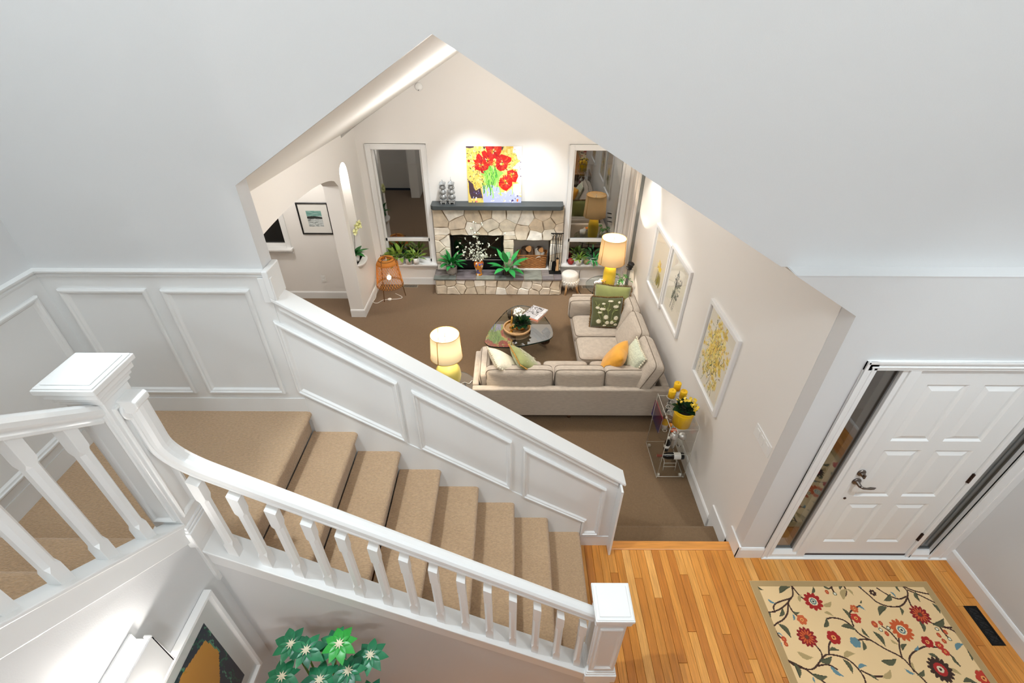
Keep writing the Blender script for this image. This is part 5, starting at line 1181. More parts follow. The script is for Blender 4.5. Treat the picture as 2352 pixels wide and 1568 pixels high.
def sea(c):
    c.a[:] = srgb(200, 206, 204)[:3]; r = random.Random(2); h = c.h; c.fill([(0, 0), (c.w, 0), (c.w, h*.34), (0, h*.34)], srgb(112, 160, 150))
    for k in range(26): c.line([(r.uniform(-10, c.w), r.uniform(0, h*.32)), (r.uniform(0, c.w), r.uniform(0, h*.32))], r.uniform(1, 5), r.choice([srgb(140, 184, 172), srgb(96, 140, 134), srgb(170, 196, 188)]), .5)
    c.fill([(0, h*.36), (c.w*.5, h*.33), (c.w, h*.4), (c.w, h*.52), (0, h*.5)], srgb(40, 44, 42))
    for k in range(60): x, y = r.uniform(-10, c.w), r.uniform(h*.48, h); c.line([(x, y), (x+r.uniform(8, 26), y+r.uniform(-3, 3))], r.uniform(1, 4), r.choice([srgb(60, 66, 66), srgb(150, 158, 158), srgb(226, 230, 228), srgb(100, 106, 106)]), .7)
wall_picture('picture_frame', 'black framed seascape on the hall wall through the arch', (-3.042, 7.12, 1.054), .485, .505, .022, .02, 'frame_black', 'mat_board', .105, sea)
t = thing('outlet', 'white wall outlet on the hall wall', 'outlet', (-3.148, 7.12, .01)); mb = MB(); mb.box(-.036, .036, -.006, 0, -.058, .058); mb.build('plate', 'plastic_white', t, bevel=.002)
for s_ in (-1, 1): mb = MB(); mb.box(-.016, .016, -.009, -.005, s_*.024-.014, s_*.024+.014); mb.build('socket', 'plastic_white', t, bevel=.002)
t = thing('smoke_alarm', 'round white alarm under the sloped ceiling on the far wall', 'alarm', (-1.335, 7.62, 2.80)); mb = MB(); mb.lathe((0, 0, 0), [(0, 0), (.055, 0), (.055, .02), (.045, .035), (0, .036)], 24); mb.xf(Matrix.Rotation(PI/2, 4, 'X')); mb.build('case', 'plastic_white', t); mb = MB(); mb.box(-.012, .004, -.04, -.034, -.045, -.035); mb.build('button', 'alu', t)
# ---------------------------------------------------------------- corner sofa
def cushion(mb, c, s, e=.30, rot=None, n=36, m=16, sag=0):
    """soft box: superellipsoid with half sizes s"""
    sp = lambda v, p: math.copysign(abs(v)**p, v); rows = []
    for i in range(m+1):
        ph = -PI/2+PI*i/m; row = []
        for k in range(n):
            th = 2*PI*k/n; x = s[0]*sp(math.cos(ph), e*1.6)*sp(math.cos(th), e); y = s[1]*sp(math.cos(ph), e*1.6)*sp(math.sin(th), e); z = s[2]*sp(math.sin(ph), .75)
            v = Vector((x, y, z)); v = (rot @ v) if rot else v; row.append((c[0]+v.x, c[1]+v.y, c[2]+v.z))
        rows.append(row)
    mb.sheet(rows, closed=True); return mb
def piping(mb, c, s, e=.30, rot=None, n=60, levels=(-.5, .5), r=.005):
    sp = lambda v, p: math.copysign(abs(v)**p, v)
    for lv in levels:
        ph = math.asin(math.copysign(abs(lv)**(1/.75), lv)); pts = []
        for k in range(n+1):
            th = 2*PI*k/n; v = Vector((s[0]*1.004*sp(math.cos(ph), e*1.6)*sp(math.cos(th), e), s[1]*1.004*sp(math.cos(ph), e*1.6)*sp(math.sin(th), e), s[2]*lv)); v = (rot @ v) if rot else v
            pts.append((c[0]+v.x, c[1]+v.y, c[2]+v.z))
        mb.tube(pts, r, 5)
so = thing('corner_sofa', 'large taupe linen corner sofa with loose back cushions', 'sofa', (.7, 4.9, ZL)); TS = Matrix.Translation((-.7, -4.9, -ZL))
def spart(name, boxes, m='sofa_linen', bevel=.018):
    mb = MB(); [mb.box(*b) for b in boxes]; mb.xf(TS); return mb.build(name, m, so, bevel=bevel, seg=3)
spart('back_frame', [(-.468, 1.855, 4.235, 4.325, -.29, .125)]); spart('side_frame', [(1.765, 1.855, 4.325, 6.34, -.29, .125)])
spart('arm_frame', [(-.468, -.395, 4.325, 4.985, -.29, .135)]); spart('end_frame', [(.90, 1.765, 6.25, 6.34, -.29, .20)])
spart('base', [(-.395, 1.765, 4.325, 4.90, -.29, -.11), (.90, 1.765, 4.90, 6.25, -.29, -.11)])
spart('plinth', [(-.40, 1.80, 4.30, 4.86, -.325, -.288), (.96, 1.80, 4.86, 6.28, -.325, -.288)], 'sofa_leg', .004)
for x, y in ((-.42, 4.29), (-.42, 4.90), (1.80, 4.29), (.95, 6.28), (1.80, 6.28), (.7, 4.29)):
    mb = MB(); mb.lathe((x, y, ZL), [(0, 0), (.02, 0), (.028, .06), (0, .06)], 14); mb.xf(TS); mb.build('leg', 'sofa_leg', so)
def cush(name, x0, x1, y0, y1, z0, z1, rot=None, e=.26, lv=(-.55, .55)):
    c = ((x0+x1)/2, (y0+y1)/2, (z0+z1)/2); s = ((x1-x0)/2, (y1-y0)/2, (z1-z0)/2); mb = MB(); cushion(mb, c, s, e, rot); mb.xf(TS); o = mb.build(name, 'sofa_linen', so)
    mb = MB(); piping(mb, c, s, e, rot, levels=lv); mb.xf(TS); p = mb.build('piping', 'sofa_seam', o); return o
for a, b in ((-.275, .383), (.383, .972), (.972, 1.62)): cush('seat_cushion', a+.003, b-.003, 4.40, 4.905, -.115, .075, e=.2)
for a, b in ((4.915, 5.44), (5.44, 5.99)): cush('seat_cushion', .86, 1.62, a+.003, b-.003, -.115, .078, e=.2)
Rx = lambda a: Matrix.Rotation(math.radians(a), 3, 'X'); Ry = lambda a: Matrix.Rotation(math.radians(a), 3, 'Y'); Rz = lambda a: Matrix.Rotation(math.radians(a), 3, 'Z')
def bcush(cx, cy, cz, w, h, t, rot):
    """back cushion lying in its own plane: local x wide, y tall, z thick"""
    mb = MB(); cushion(mb, (cx, cy, cz), (w/2, h/2, t/2), .22, rot); mb.xf(TS); o = mb.build('back_cushion', 'sofa_linen', so)
    mb = MB(); piping(mb, (cx, cy, cz), (w/2, h/2, t/2), .22, rot); mb.xf(TS); mb.build('piping', 'sofa_seam', o)
for x, w in ((.085, .81), (.80, .60), (1.40, .625)): bcush(x, 4.425, .125, w, .34, .23, Rx(90-10))
bcush(1.60, 4.60, .22, .68, .47, .22, Rz(-90) @ Rx(90-24)); bcush(1.575, 5.21, .225, .57, .47, .23, Rz(-90) @ Rx(90-25)); bcush(1.60, 5.79, .20, .54, .46, .22, Rz(-90) @ Rx(90-22))
bcush(-.325, 4.66, .07, .60, .36, .15, Rz(90) @ Rx(90-6)); bcush(1.26, 6.12, .09, .86, .34, .23, Rz(180) @ Rx(90-4))
# ---------------------------------------------------------------- throw pillows
def pillow(name, lab, m, c, size, thick, rx, rz, tilt=0, fringe=None, extra=None, group='throw pillows on the corner sofa'):
    t = thing(name, lab, 'pillow', c, 0, group); t.rotation_euler = (Rz(rz) @ Rx(rx) @ Rz(tilt)).to_euler(); h = size/2
    def P(u, v, sg):
        k = (1-abs(u)**3.0)*(1-abs(v)**3.0); pin = 1-.07*(1-abs(u*v)**.7)*max(abs(u), abs(v))**4
        return (u*h*pin, v*h*pin, sg*thick/2*k**.55)
    mb = MB(); n = 20
    for sg in (-1, 1): mb.sheet([[P(-1+2*i/n, -1+2*j/n, sg) for i in range(n+1)] for j in range(n+1)])
    mb.build('cover', m, t)
    if fringe:
        mb = MB(); r = random.Random(len(lab))
        for sd in range(4):
            for k in range(34):
                u = -1+2*(k+.5)/34; q_ = P(*[(u, -1), (1, u), (u, 1), (-1, u)][sd], 0); d = [(0, -1), (1, 0), (0, 1), (-1, 0)][sd]; l = .022
                mb.tube([q_, (q_[0]+d[0]*l*.6+r.uniform(-.003, .003), q_[1]+d[1]*l*.6, r.uniform(-.004, .004)), (q_[0]+d[0]*l+r.uniform(-.006, .006), q_[1]+d[1]*l, r.uniform(-.008, .008))], [.007, .006, .003], 5)
        o = mb.build('fringe', fringe, t); o['kind'] = 'stuff'
    if extra: extra(t, P)
    return t
def embroidery(t, P):
    r = random.Random(4); lf = MB()
    def flower(u, v, s_, n, flat=1.0):
        mb = MB()
        for k in range(n):
            a = 2*PI*k/n; p0 = Vector(P(u, v, 1)); du, dv = s_*math.cos(a), s_*flat*math.sin(a); p1 = Vector(P(u+du, v+dv, 1)); z = Vector((0, 0, .004))
            mb.tube([p0+z, (p0+p1)/2+z*1.6, p1+z], [.003, .0075, .004], 5)
        mb.ball(Vector(P(u, v, 1))+Vector((0, 0, .005)), .007, 8, 5); mb.build('embroidered_flower', 'embroidery', t)
    for u, v, s_, n, f in ((-.05, -.25, .17, 11, 1), (-.5, -.55, .17, 11, 1), (.35, -.6, .13, 9, 1), (.6, -.3, .16, 11, 1), (.05, -.62, .14, 10, 1), (-.62, .35, .14, 8, .7), (-.3, .28, .2, 9, .5), (-.25, .62, .12, 8, .5), (.2, .8, .18, 9, .4), (.55, .45, .2, 9, .6), (-.45, .05, .14, 8, .5), (.75, .72, .1, 7, .8), (-.1, -.85, .12, 9, .6), (.6, -.75, .12, 9, .8)): flower(u, v, s_, n, f)
    for u0, v0, u1, v1 in ((-.1, -.95, -.3, .2), (0, -.95, .15, .7), (.1, -.95, .5, .35), (-.3, -.9, -.55, .3), (.3, -.95, .62, -.4), (-.2, -.2, -.75, .75), (.3, 0, .75, .6), (.05, 0, -.2, .55)):
        pts = [Vector(P(u0+(u1-u0)*k/6+.05*math.sin(k), v0+(v1-v0)*k/6, 1))+Vector((0, 0, .003)) for k in range(7)]; lf.tube(pts, .0028, 5)
        for k in (2, 4): p = pts[k]; lf.leaf(p, (r.uniform(-1, 1), r.uniform(.2, 1), 0), .05, .016, droop=0, fold=.1, nseg=3, side=(0.7, -.7, 0))
    lf.build('embroidered_stems', 'embroidery_leaf', t)
pillow('throw_pillow', 'plain light green pillow with brown trim behind the dark embroidered one', 'velvet_light_green', (1.40, 5.90, .315), .50, .15, 90-14, -12, 0, 'fringe_brown')
pillow('throw_pillow', 'dark green pillow embroidered with white flowers and edged in brown fringe', 'velvet_green', (1.305, 5.685, .28), .43, .14, 90-20, -3, 0, 'fringe_brown', embroidery)
pillow('throw_pillow', 'plain mustard yellow pillow in the sofa corner', 'mustard', (1.25, 4.69, .215), .45, .21, 60, -112, 4)
def pompoms(t, P):
    mb = MB()
    for sd in (0, 1, 2, 3):
        for k in range(13):
            u = -1+2*k/13; q_ = P(*[(u, -1), (1, u), (-u, 1), (-1, -u)][sd], 0); mb.ball(q_, .013, 7, 5)
    mb.build('pompom_edge', 'cream_knit', t)
pillow('throw_pillow', 'pale green knitted pillow with white pompoms beside the mustard one', 'pale_knit', (1.455, 4.64, .25), .42, .15, 66, -86, -2, None, pompoms)
pillow('throw_pillow', 'cream knitted pillow with a bobbled edge at the left arm of the sofa', 'cream_knit', (-.08, 4.62, .20), .44, .18, 42, 112, -4, None, pompoms)
def leafstitch(t, P):
    lf = MB()
    for k in range(16):
        u, v = R.uniform(-.75, .75), R.uniform(-.75, .75); lf.leaf(Vector(P(u, v, 1))+Vector((0, 0, .004)), (R.uniform(-1, 1), R.uniform(-1, 1), 0), .07, .026, droop=0, fold=.05, nseg=3, side=(.7, -.7, 0))
    lf.build('embroidered_leaves', 'embroidery', t)
pillow('throw_pillow', 'moss green pillow with gold fringe beside the cream one', 'velvet_light_green', (.175, 4.63, .215), .44, .17, 46, 110, -4, 'fringe_gold', leafstitch)
# ---------------------------------------------------------------- coffee table and what stands on it
ct = thing('coffee_table', 'rounded triangular glass coffee table on a dark curved wooden base', 'table', (.09, 5.65, ZL)); TC = Matrix.Translation((-.09, -5.65, -ZL))
OUT = [(-.375, 5.291), (-.343, 5.497), (-.26, 5.715), (-.172, 5.921), (-.079, 6.101), (.051, 6.225), (.216, 6.227), (.406, 6.068), (.529, 5.755), (.563, 5.504), (.506, 5.369), (.313, 5.276), (.019, 5.185), (-.213, 5.183), (-.319, 5.211)]
O2 = spline(OUT+[OUT[0]], 4)[:-1]
mb = MB(); mb.add([(x, y, .05) for x, y in O2], [tuple(range(len(O2)))]); mb.xf(TC); mb.build('glass_top', 'table_glass', ct)
mb = MB(); mb.sheet([[(x, y, z) for x, y in O2] for z in (.0495, .031)], closed=True); mb.xf(TC); mb.build('glass_rim', 'glass_edge', ct)
def leg(pts, w0, w1): mb = MB(); mb.sweep(pts, [(-w0, -w1), (w0, -w1), (w0, w1), (-w0, w1)], up=(0, 0, 1)); mb.xf(TC); mb.build('base_leg', 'walnut', ct, bevel=.012, seg=3)
leg(spline([(.02, 5.56, -.33), (.0, 5.75, -.30), (.0, 6.0, -.22), (-.02, 6.12, -.10), (-.04, 6.10, .025)], 5), .03, .045)
leg(spline([(-.05, 6.55, -.335), (.1, 6.3, -.32), (.33, 6.0, -.28), (.47, 5.75, -.26), (.50, 5.66, -.1), (.46, 5.62, .022)], 5), .035, .05)
mb = MB(); mb.tube([(.02, 5.42, ZL), (.025, 5.45, .028)], [.032, .026], 12); mb.xf(TC); mb.build('base_pivot', 'walnut', ct)
TZ = .0505
t = thing('tray', 'round pale wooden tray with a gilded inside on the glass coffee table', 'tray', (.065, 5.60, TZ))
mb = MB(); mb.lathe((0, 0, 0), [(0, 0), (.175, 0), (.190, .012), (.194, .045), (.180, .048), (.174, .014), (0, .012)], 44); mb.build('body', 'light_wood', t)
mb = MB(); mb.lathe((0, 0, .0125), [(0, 0), (.170, 0), (.1755, .03)], 44); mb.build('gilding', 'gold', t)
t = thing('potted_plant', 'white flowering plant in a gold bowl on the round tray', 'plant', (.125, 5.60, TZ+.013))
mb = MB(); mb.lathe((0, 0, 0), [(0, 0), (.055, 0), (.085, .03), (.098, .075), (.093, .078), (.08, .035), (0, .03)], 36); mb.build('bowl', 'gold', t)
mb = MB(); mb.lathe((0, 0, 0), [(0, .062), (.088, .062)], 20); mb.build('soil', 'soil', t)
leafy(t, 34, .085, .075, .075, 'leaf_deep', (.0, 1.4), .5, .03, .06, seed=31)
r = random.Random(6); FL = None
for k in range(46):
    a, q_ = r.uniform(0, 2*PI), r.uniform(0, 1)**.5; p = (-.035+.075*q_*math.cos(a), .03+.085*q_*math.sin(a), .245+.05*(1-q_)+r.uniform(-.02, .02))
    if FL is None:
        mb = MB()
        for j in range(5): an = 2*PI*j/5; mb.leaf((0, 0, 0), (math.cos(an), math.sin(an), .35), .02, .017, droop=.3, fold=.1, nseg=2)
        FL = mb.build('blossom', 'petal_white', t, loc=p)
    else: instance('blossom', FL, t, p, (r.uniform(-.7, .7), r.uniform(-.7, .7), r.uniform(0, 6)))
mb = MB()
for k in range(5): mb.tube([(r.uniform(-.02, .02), r.uniform(-.02, .02), .07), (-.035+r.uniform(-.05, .05), .03+r.uniform(-.05, .05), .24)], .0035, 5)
mb.build('stems', 'stem_green', t)
t = thing('gold_bird_figurine', 'slim gold crane figurine standing on the tray', 'figurine', (-.012, 5.575, TZ+.013))
mb = MB(); mb.tube([(0, 0, 0), (.0, .004, .12)], .0035, 7); mb.tube([(.016, 0, 0), (.012, .004, .12)], .0035, 7); mb.lathe((.008, 0, 0), [(0, 0), (.03, 0), (.026, .006), (0, .006)], 16); mb.build('legs', 'brass_bright', t)
mb = MB(); mb.tube([(-.01, -.03, .10), (0, -.01, .13), (.006, .005, .165), (.006, .012, .21)], [.004, .02, .018, .007], 10); mb.build('body', 'brass_bright', t)
mb = MB(); mb.tube([(.006, .012, .20), (.002, .016, .26), (.004, .012, .31), (.002, -.004, .325), (0, -.03, .33)], [.006, .005, .005, .007, .001], 8); mb.build('neck_and_beak', 'brass_bright', t)
t = thing('gold_bird_figurine', 'low gold bird figurine bending over the front of the tray', 'figurine', (-.015, 5.52, TZ+.013))
mb = MB(); mb.lathe((0, 0, 0), [(0, 0), (.024, 0), (.02, .006), (0, .006)], 14); mb.tube([(-.006, 0, 0), (0, 0, .06)], .0035, 6); mb.tube([(.008, 0, 0), (.004, 0, .06)], .0035, 6); mb.build('legs', 'brass_bright', t)
mb = MB(); mb.tube([(-.03, .01, .05), (-.012, .0, .075), (.012, 0, .085), (.022, -.006, .11), (.03, -.02, .10), (.036, -.04, .08)], [.003, .018, .015, .006, .007, .001], 9); mb.build('body', 'brass_bright', t)
def book(name, lab, c, w, l, h, rz, cover, paint=None, cat='book'):
    t = thing(name, lab, cat, c, rz, None); mb = MB(); mb.box(-w/2+.003, w/2-.003, -l/2+.003, l/2-.003, .002, h-.002); mb.build('pages', 'paper', t)
    mb = MB(); mb.box(-w/2, w/2, -l/2, l/2, 0, .002); mb.box(-w/2, w/2, -l/2, l/2, h-.002, h); mb.box(-w/2, -w/2+.003, -l/2, l/2, 0, h); mb.build('cover', cover, t)
    if paint: c_ = Canvas(60, int(60*l/w), (1, 1, 1)); paint(c_); c_.mesh('cover_print', 'flat_print', lambda u, v: (-w/2+u*w, l/2-v*l, h+.0006), t)
    return t
def photo_cover(c):
    r = random.Random(3); c.a[:] = srgb(196, 194, 196)[:3]
    for k in range(170): c.disc(r.uniform(0, c.w), r.uniform(c.h*.08, c.h*.72), r.uniform(.8, 5), r.choice([srgb(40, 40, 42), srgb(96, 94, 94), srgb(150, 148, 148), srgb(220, 218, 220)]), r.uniform(.6, 3), 8, r.uniform(0, 3))
    c.fill([(c.w*.78, 0), (c.w, 0), (c.w, c.h), (c.w*.78, c.h)], srgb(230, 228, 230), .7)
book('magazine', 'orange edged magazine at the bottom of the stack on the glass table', (.325, 5.965, TZ), .25, .31, .022, -.52, 'paper_orange')
book('magazine', 'grey photo magazine on top of the stack on the glass table', (.335, 5.985, TZ+.0225), .25, .32, .016, -.56, 'paper', photo_cover)
# ---------------------------------------------------------------- table lamps and glass side tables
def side_table(lab, x, y, zt, rr):
    t = thing('side_table', lab, 'table', (x, y, ZL)); mb = MB(); mb.lathe((0, 0, zt-ZL), [(0, 0), (rr, 0)], 44); mb.build('glass_top', 'table_glass', t)
    mb = MB(); mb.lathe((0, 0, zt-ZL-.010), [(rr, 0), (rr, .0095)], 44); mb.build('glass_rim', 'glass_edge', t)
    for k in range(3):
        a = 2*PI*k/3+.5; mb = MB(); mb.tube([(rr*.75*math.cos(a), rr*.75*math.sin(a), 0), (rr*.6*math.cos(a), rr*.6*math.sin(a), zt-ZL-.012)], .009, 8); mb.build('leg', 'black_metal', t)
def table_lamp(lab, x, y, z, prof, base_m, s0, s1, r0, r1, sm, trim, watts, col, seams):
    t = thing('table_lamp', lab, 'lamp', (x, y, z)); mb = MB(); mb.lathe((0, 0, 0), prof, 40); mb.build('base', base_m, t)
    zs = [s0-z, s1-z]; mb = MB(); rr = lambda f: r0+(r1-r0)*f
    mb.sheet([[(rr(f)*math.cos(a), rr(f)*math.sin(a), zs[0]+(zs[1]-zs[0])*f) for a in np.linspace(0, 2*PI, 49)[:-1]] for f in (0, .25, .5, .75, 1)], closed=True); mb.build('lamp_shade', sm, t)
    mb = MB()
    for f in (0, 1): mb.tube([(rr(f)*math.cos(a), rr(f)*math.sin(a), zs[0]+(zs[1]-zs[0])*f) for a in np.linspace(0, 2*PI, 49)], .0035, 6)
    for a in seams: mb.tube([(r0*1.004*math.cos(a), r0*1.004*math.sin(a), zs[0]), (r1*1.004*math.cos(a), r1*1.004*math.sin(a), zs[1])], .0042, 6)
    mb.build('shade_trim', trim, t)
    mb = MB(); zc = zs[1]-.03; mb.tube([(0, 0, prof[-1][1]-.01), (0, 0, zc+.03)], .004, 6)
    for k in range(3): a = 2*PI*k/3; mb.tube([(0, 0, zc), (r1*math.cos(a), r1*math.sin(a), zc+.02)], .0022, 5)
    mb.ball((0, 0, zc+.035), .010, 10, 8); mb.build('harp_and_finial', 'steel', t)
    mb = MB(); mb.ball((0, 0, (zs[0]+zs[1])/2), .030, 14, 10); mb.build('bulb', 'bulb', t)
    lamp_light('table_lamp_light', (x, y, (s0+s1)/2+.01), watts, col, .032)
side_table('round glass side table behind the half wall under the cream lamp', -.72, 4.30, .115, .30)
table_lamp('cream drum shade table lamp with gold trim on a yellow ball base', -.733, 4.28, .1155, [(0, 0), (.07, 0), (.075, .012), (.10, .05), (.142, .14), (.150, .21), (.135, .29), (.09, .36), (.045, .395), (.03, .42), (.012, .43), (.012, .46)], 'yellow_soft', .58, .875, .178, .158, 'shade_cream', 'brass_bright', 100, (1, .84, .64), (-2.0, .0, 2.2))
side_table('round glass side table in the far corner under the tan lamp', 1.50, 6.74, .1145, .34)
table_lamp('tan shade table lamp on a tall yellow ceramic base in the far corner', 1.512, 6.735, .115, [(0, 0), (.085, 0), (.092, .02), (.100, .12), (.098, .24), (.085, .33), (.055, .365), (.02, .375), (.012, .40)], 'yellow_ceramic', .535, .925, .205, .182, 'shade_tan', 'fringe_gold', 110, (1, .84, .64), (-.55, 2.6, -2.6))
t = thing('lamp_cord', 'thin white cord lying on the glass table beside the sofa arm', 'cord', (-.55, 4.32, .116)); mb = MB(); mb.tube([tuple(p) for p in spline([(-.08, .0, .004), (-.02, .05, .004), (.04, .03, .004), (.07, .08, .0035), (.10, .11, -.06), (.11, .13, -.3)], 5)], .0038, 6); mb.build('cable', 'cord_white', t)
t = thing('flower_cup', 'white cup holding an orange and white flower in front of the tan lamp', 'cup', (1.335, 6.66, .1155))
mb = MB(); mb.lathe((0, 0, 0), [(0, 0), (.045, 0), (.058, .04), (.06, .10), (.055, .10), (.05, .02), (0, .015)], 28); mb.build('cup', 'white_ceramic', t)
mb = MB()
for j in range(6): a = 2*PI*j/6; mb.leaf((.06, 0, .115), (math.cos(a), math.sin(a), .6), .07, .05, droop=.4, fold=.15)
mb.build('white_petals', 'petal_white', t); mb = MB()
for j in range(5): a = 2*PI*j/5; mb.leaf((.07, -.02, .12), (math.cos(a), math.sin(a), .9), .05, .034, droop=.2)
mb.build('orange_petals', 'petal_orange', t)
t = thing('trailing_plant', 'straggly trailing plant with dark leaves in the corner by the tan lamp', 'plant', (1.70, 6.70, .1155))
mb = MB(); mb.lathe((0, 0, 0), [(0, 0), (.05, 0), (.06, .09), (.055, .09), (0, .075)], 20); mb.build('pot', 'white_ceramic', t)
r = random.Random(14); mb = MB(); tips = []
for k in range(9):
    a = r.uniform(-2.6, 2.4); L = r.uniform(.14, .22); pts = [(0, 0, .08)]
    for j in range(1, 6): u = j/5; pts.append((L*u*math.cos(a)*.7, L*u*math.sin(a), .08+.30*u*(1.15-u)+r.uniform(-.01, .01))); tips.append((pts[-1], a))
    mb.tube(pts, .003, 5)
mb.build('stem', 'stem_green', t)
for (p, a) in tips: mb = MB(); an = a+r.uniform(-1.2, 1.2); mb.leaf(p, (math.cos(an), math.sin(an), r.uniform(-.3, .5)), r.uniform(.04, .07), .022, droop=.6, nseg=3); mb.build('leaf', 'leaf_dark', t)
for k in range(3):
    t2 = t; mb = MB(); mb.lathe((0, 0, 0), [(0, 0), (.045, .004), (.05, .014), (.03, .02), (0, .022)], 18); mb.build('dark_bloom', 'black_matt', t, loc=(.10, -.02+.05*k-.03, .42-.06*k), rot=(.3, .2, 0))
t = thing('lamp_cord', 'black cord looping from the wall down behind the sofa arm', 'cord', (1.12, 7.0, ZL)); mb = MB(); mb.tube([tuple(p) for p in spline([(.06, .60, .30), (.05, .55, .15), (.04, .40, .02), (.10, .2, .008), (.22, .02, .01)], 5)], .004, 6); mb.build('cable', 'cord_black', t)
# ---------------------------------------------------------------- framed prints on the right wall
def pal(seed, cols, bg, cx, cy, sx, sy, n, dark):
    def paint(c):
        r = random.Random(seed); c.a[:] = bg[:3]; w, h = c.w, c.h
        for k in range(n):
            x, y = r.gauss(cx, sx)*w, r.gauss(cy, sy)*h; s_ = r.uniform(2, 8)
            if r.random() < .6:
                for j in range(5): a = 2*PI*j/5+r.random(); c.disc(x+s_*.6*math.cos(a), y+s_*.6*math.sin(a), s_*.6, r.choice(cols), s_*.45, 9, a, .75)
                c.disc(x, y, s_*.25, r.choice(dark), None, 7, 0, .7)
            else: a = r.uniform(0, 6.3); c.leafshape((x, y), (x+s_*1.6*math.cos(a), y+s_*1.6*math.sin(a)), s_*.45, r.choice(cols if r.random() < .45 else dark), .8)
        for k in range(n//6): x, y = r.gauss(cx, sx*.8)*w, r.gauss(cy+.1, sy)*h; c.line([(x, y), (x+r.uniform(-4, 4), y+6), (x+r.uniform(-6, 6), y+r.uniform(10, 22))], r.uniform(.6, 1.3), r.choice(dark))
    return paint
yl = [srgb(240, 214, 96), srgb(246, 228, 140), srgb(232, 198, 80), srgb(248, 236, 170), srgb(226, 190, 110)]
wall_picture('picture_frame', 'white framed yellow flower print nearest the front door', (XR, 3.605, 1.10), .70, .875, .04, .030, 'frame_white', 'mat_board', .022, pal(7, yl, srgb(238, 232, 216), .48, .47, .21, .23, 300, [srgb(86, 104, 62), srgb(150, 116, 50), srgb(60, 74, 48), srgb(128, 140, 80)]), -PI/2, 110)
def irises(c):
    r = random.Random(9); c.a[:] = srgb(230, 224, 208)[:3]; w, h = c.w, c.h; dk = [srgb(60, 66, 66), srgb(96, 102, 100), srgb(130, 134, 130), srgb(42, 46, 46), srgb(160, 162, 156)]
    for cx, cy, s_, n in ((.5, .22, .05, 14), (.42, .36, .09, 26), (.6, .36, .07, 20), (.72, .27, .05, 12), (.5, .42, .06, 14), (.42, .62, .07, 20), (.6, .60, .05, 12), (.48, .56, .05, 12), (.66, .53, .04, 8)):
        for k in range(n): a = r.uniform(0, 6.3); x, y = (cx+r.gauss(0, s_*.5))*w, (cy+r.gauss(0, s_*.6))*h; l = r.uniform(4, 10); c.leafshape((x, y), (x+l*math.cos(a), y+l*math.sin(a)), l*.5, r.choice(dk), .75)
    for x0, x1 in ((.5, .52), (.45, .40), (.58, .48), (.5, .36), (.62, .56)): c.line([(x0*w, .3*h), ((x0+x1)/2*w+2, .6*h), (x1*w, .88*h)], 1.3, dk[0])
wall_picture('picture_frame', 'white framed print of dark grey flowers, in the middle of the right wall', (XR, 4.925, 1.065), .73, .85, .04, .030, 'frame_white', 'mat_board', .045, irises, -PI/2, 100)
def stem_print(c):
    r = random.Random(12); c.a[:] = srgb(230, 224, 208)[:3]; w, h = c.w, c.h
    for k in range(14): a = r.uniform(0, 6.3); c.leafshape((.55*w, .5*h), (.55*w+13*math.cos(a), .5*h+11*math.sin(a)), 6, r.choice(yl), .9)
    for k in range(8): x = r.uniform(.4, .7)*w; c.leafshape((x, .9*h), (x+r.uniform(-5, 5), .58*h), 5, r.choice([srgb(110, 112, 60), srgb(80, 88, 56), srgb(140, 130, 60)]), .8)
wall_picture('picture_frame', 'white framed yellow stem print whose glass reflects the corner lamp', (XR, 5.665, 1.015), .72, .87, .04, .030, 'frame_white', 'mat_board', .045, stem_print, -PI/2, 70)
# ---------------------------------------------------------------- acrylic bar cart and its contents
X0, X1, Y0, Y1, Z0, ZM, Z1 = 1.553, 1.848, 3.36, 3.86, -.325, .025, .385
cart = thing('bar_cart', 'clear acrylic bar cart standing against the right wall', 'cart', ((X0+X1)/2, (Y0+Y1)/2, ZL)); TK = Matrix.Translation((-(X0+X1)/2, -(Y0+Y1)/2, -ZL)); tt = .009
def plate(name, b): mb = MB(); mb.box(*b); mb.xf(TK); return mb.build(name, 'acrylic', cart)
for z in (Z0, ZM, Z1): plate('shelf', (X0+tt, X1-tt, Y0, Y1, z-tt/2, z+tt/2))
plate('side_panel', (X0, X0+tt, Y0, Y1, Z0-.02, Z1+.03)); plate('side_panel', (X1-tt, X1, Y0, Y1, Z0-.02, Z1+.03)); plate('back_panel', (X0, X1, Y1, Y1+tt, Z0, Z1))
mb = MB(); e = .0022
for x in (X0+tt/2, X1-tt/2):
    for y in (Y0, Y1): mb.tube([(x, y, Z0-.02), (x, y, Z1+.03)], e*1.3, 5)
    for z in (Z0-.02, Z1+.03): mb.tube([(x, Y0, z), (x, Y1, z)], e*1.3, 5)
for z in (Z0, ZM, Z1):
    for y in (Y0, Y1): mb.tube([(X0, y, z), (X1, y, z)], e*1.3, 5)
mb.xf(TK); mb.build('polished_edges', 'acrylic_edge', cart)
for x in (X0+.03, X1-.03):
    for y in (Y0+.04, Y1-.04): mb = MB(); mb.tube([(x-.012, y, ZL+.018), (x+.012, y, ZL+.018)], .018, 14); mb.xf(TK); mb.build('caster', 'acrylic_edge', cart)
TOP, MID, LOW = Z1+tt/2, ZM+tt/2, Z0+tt/2
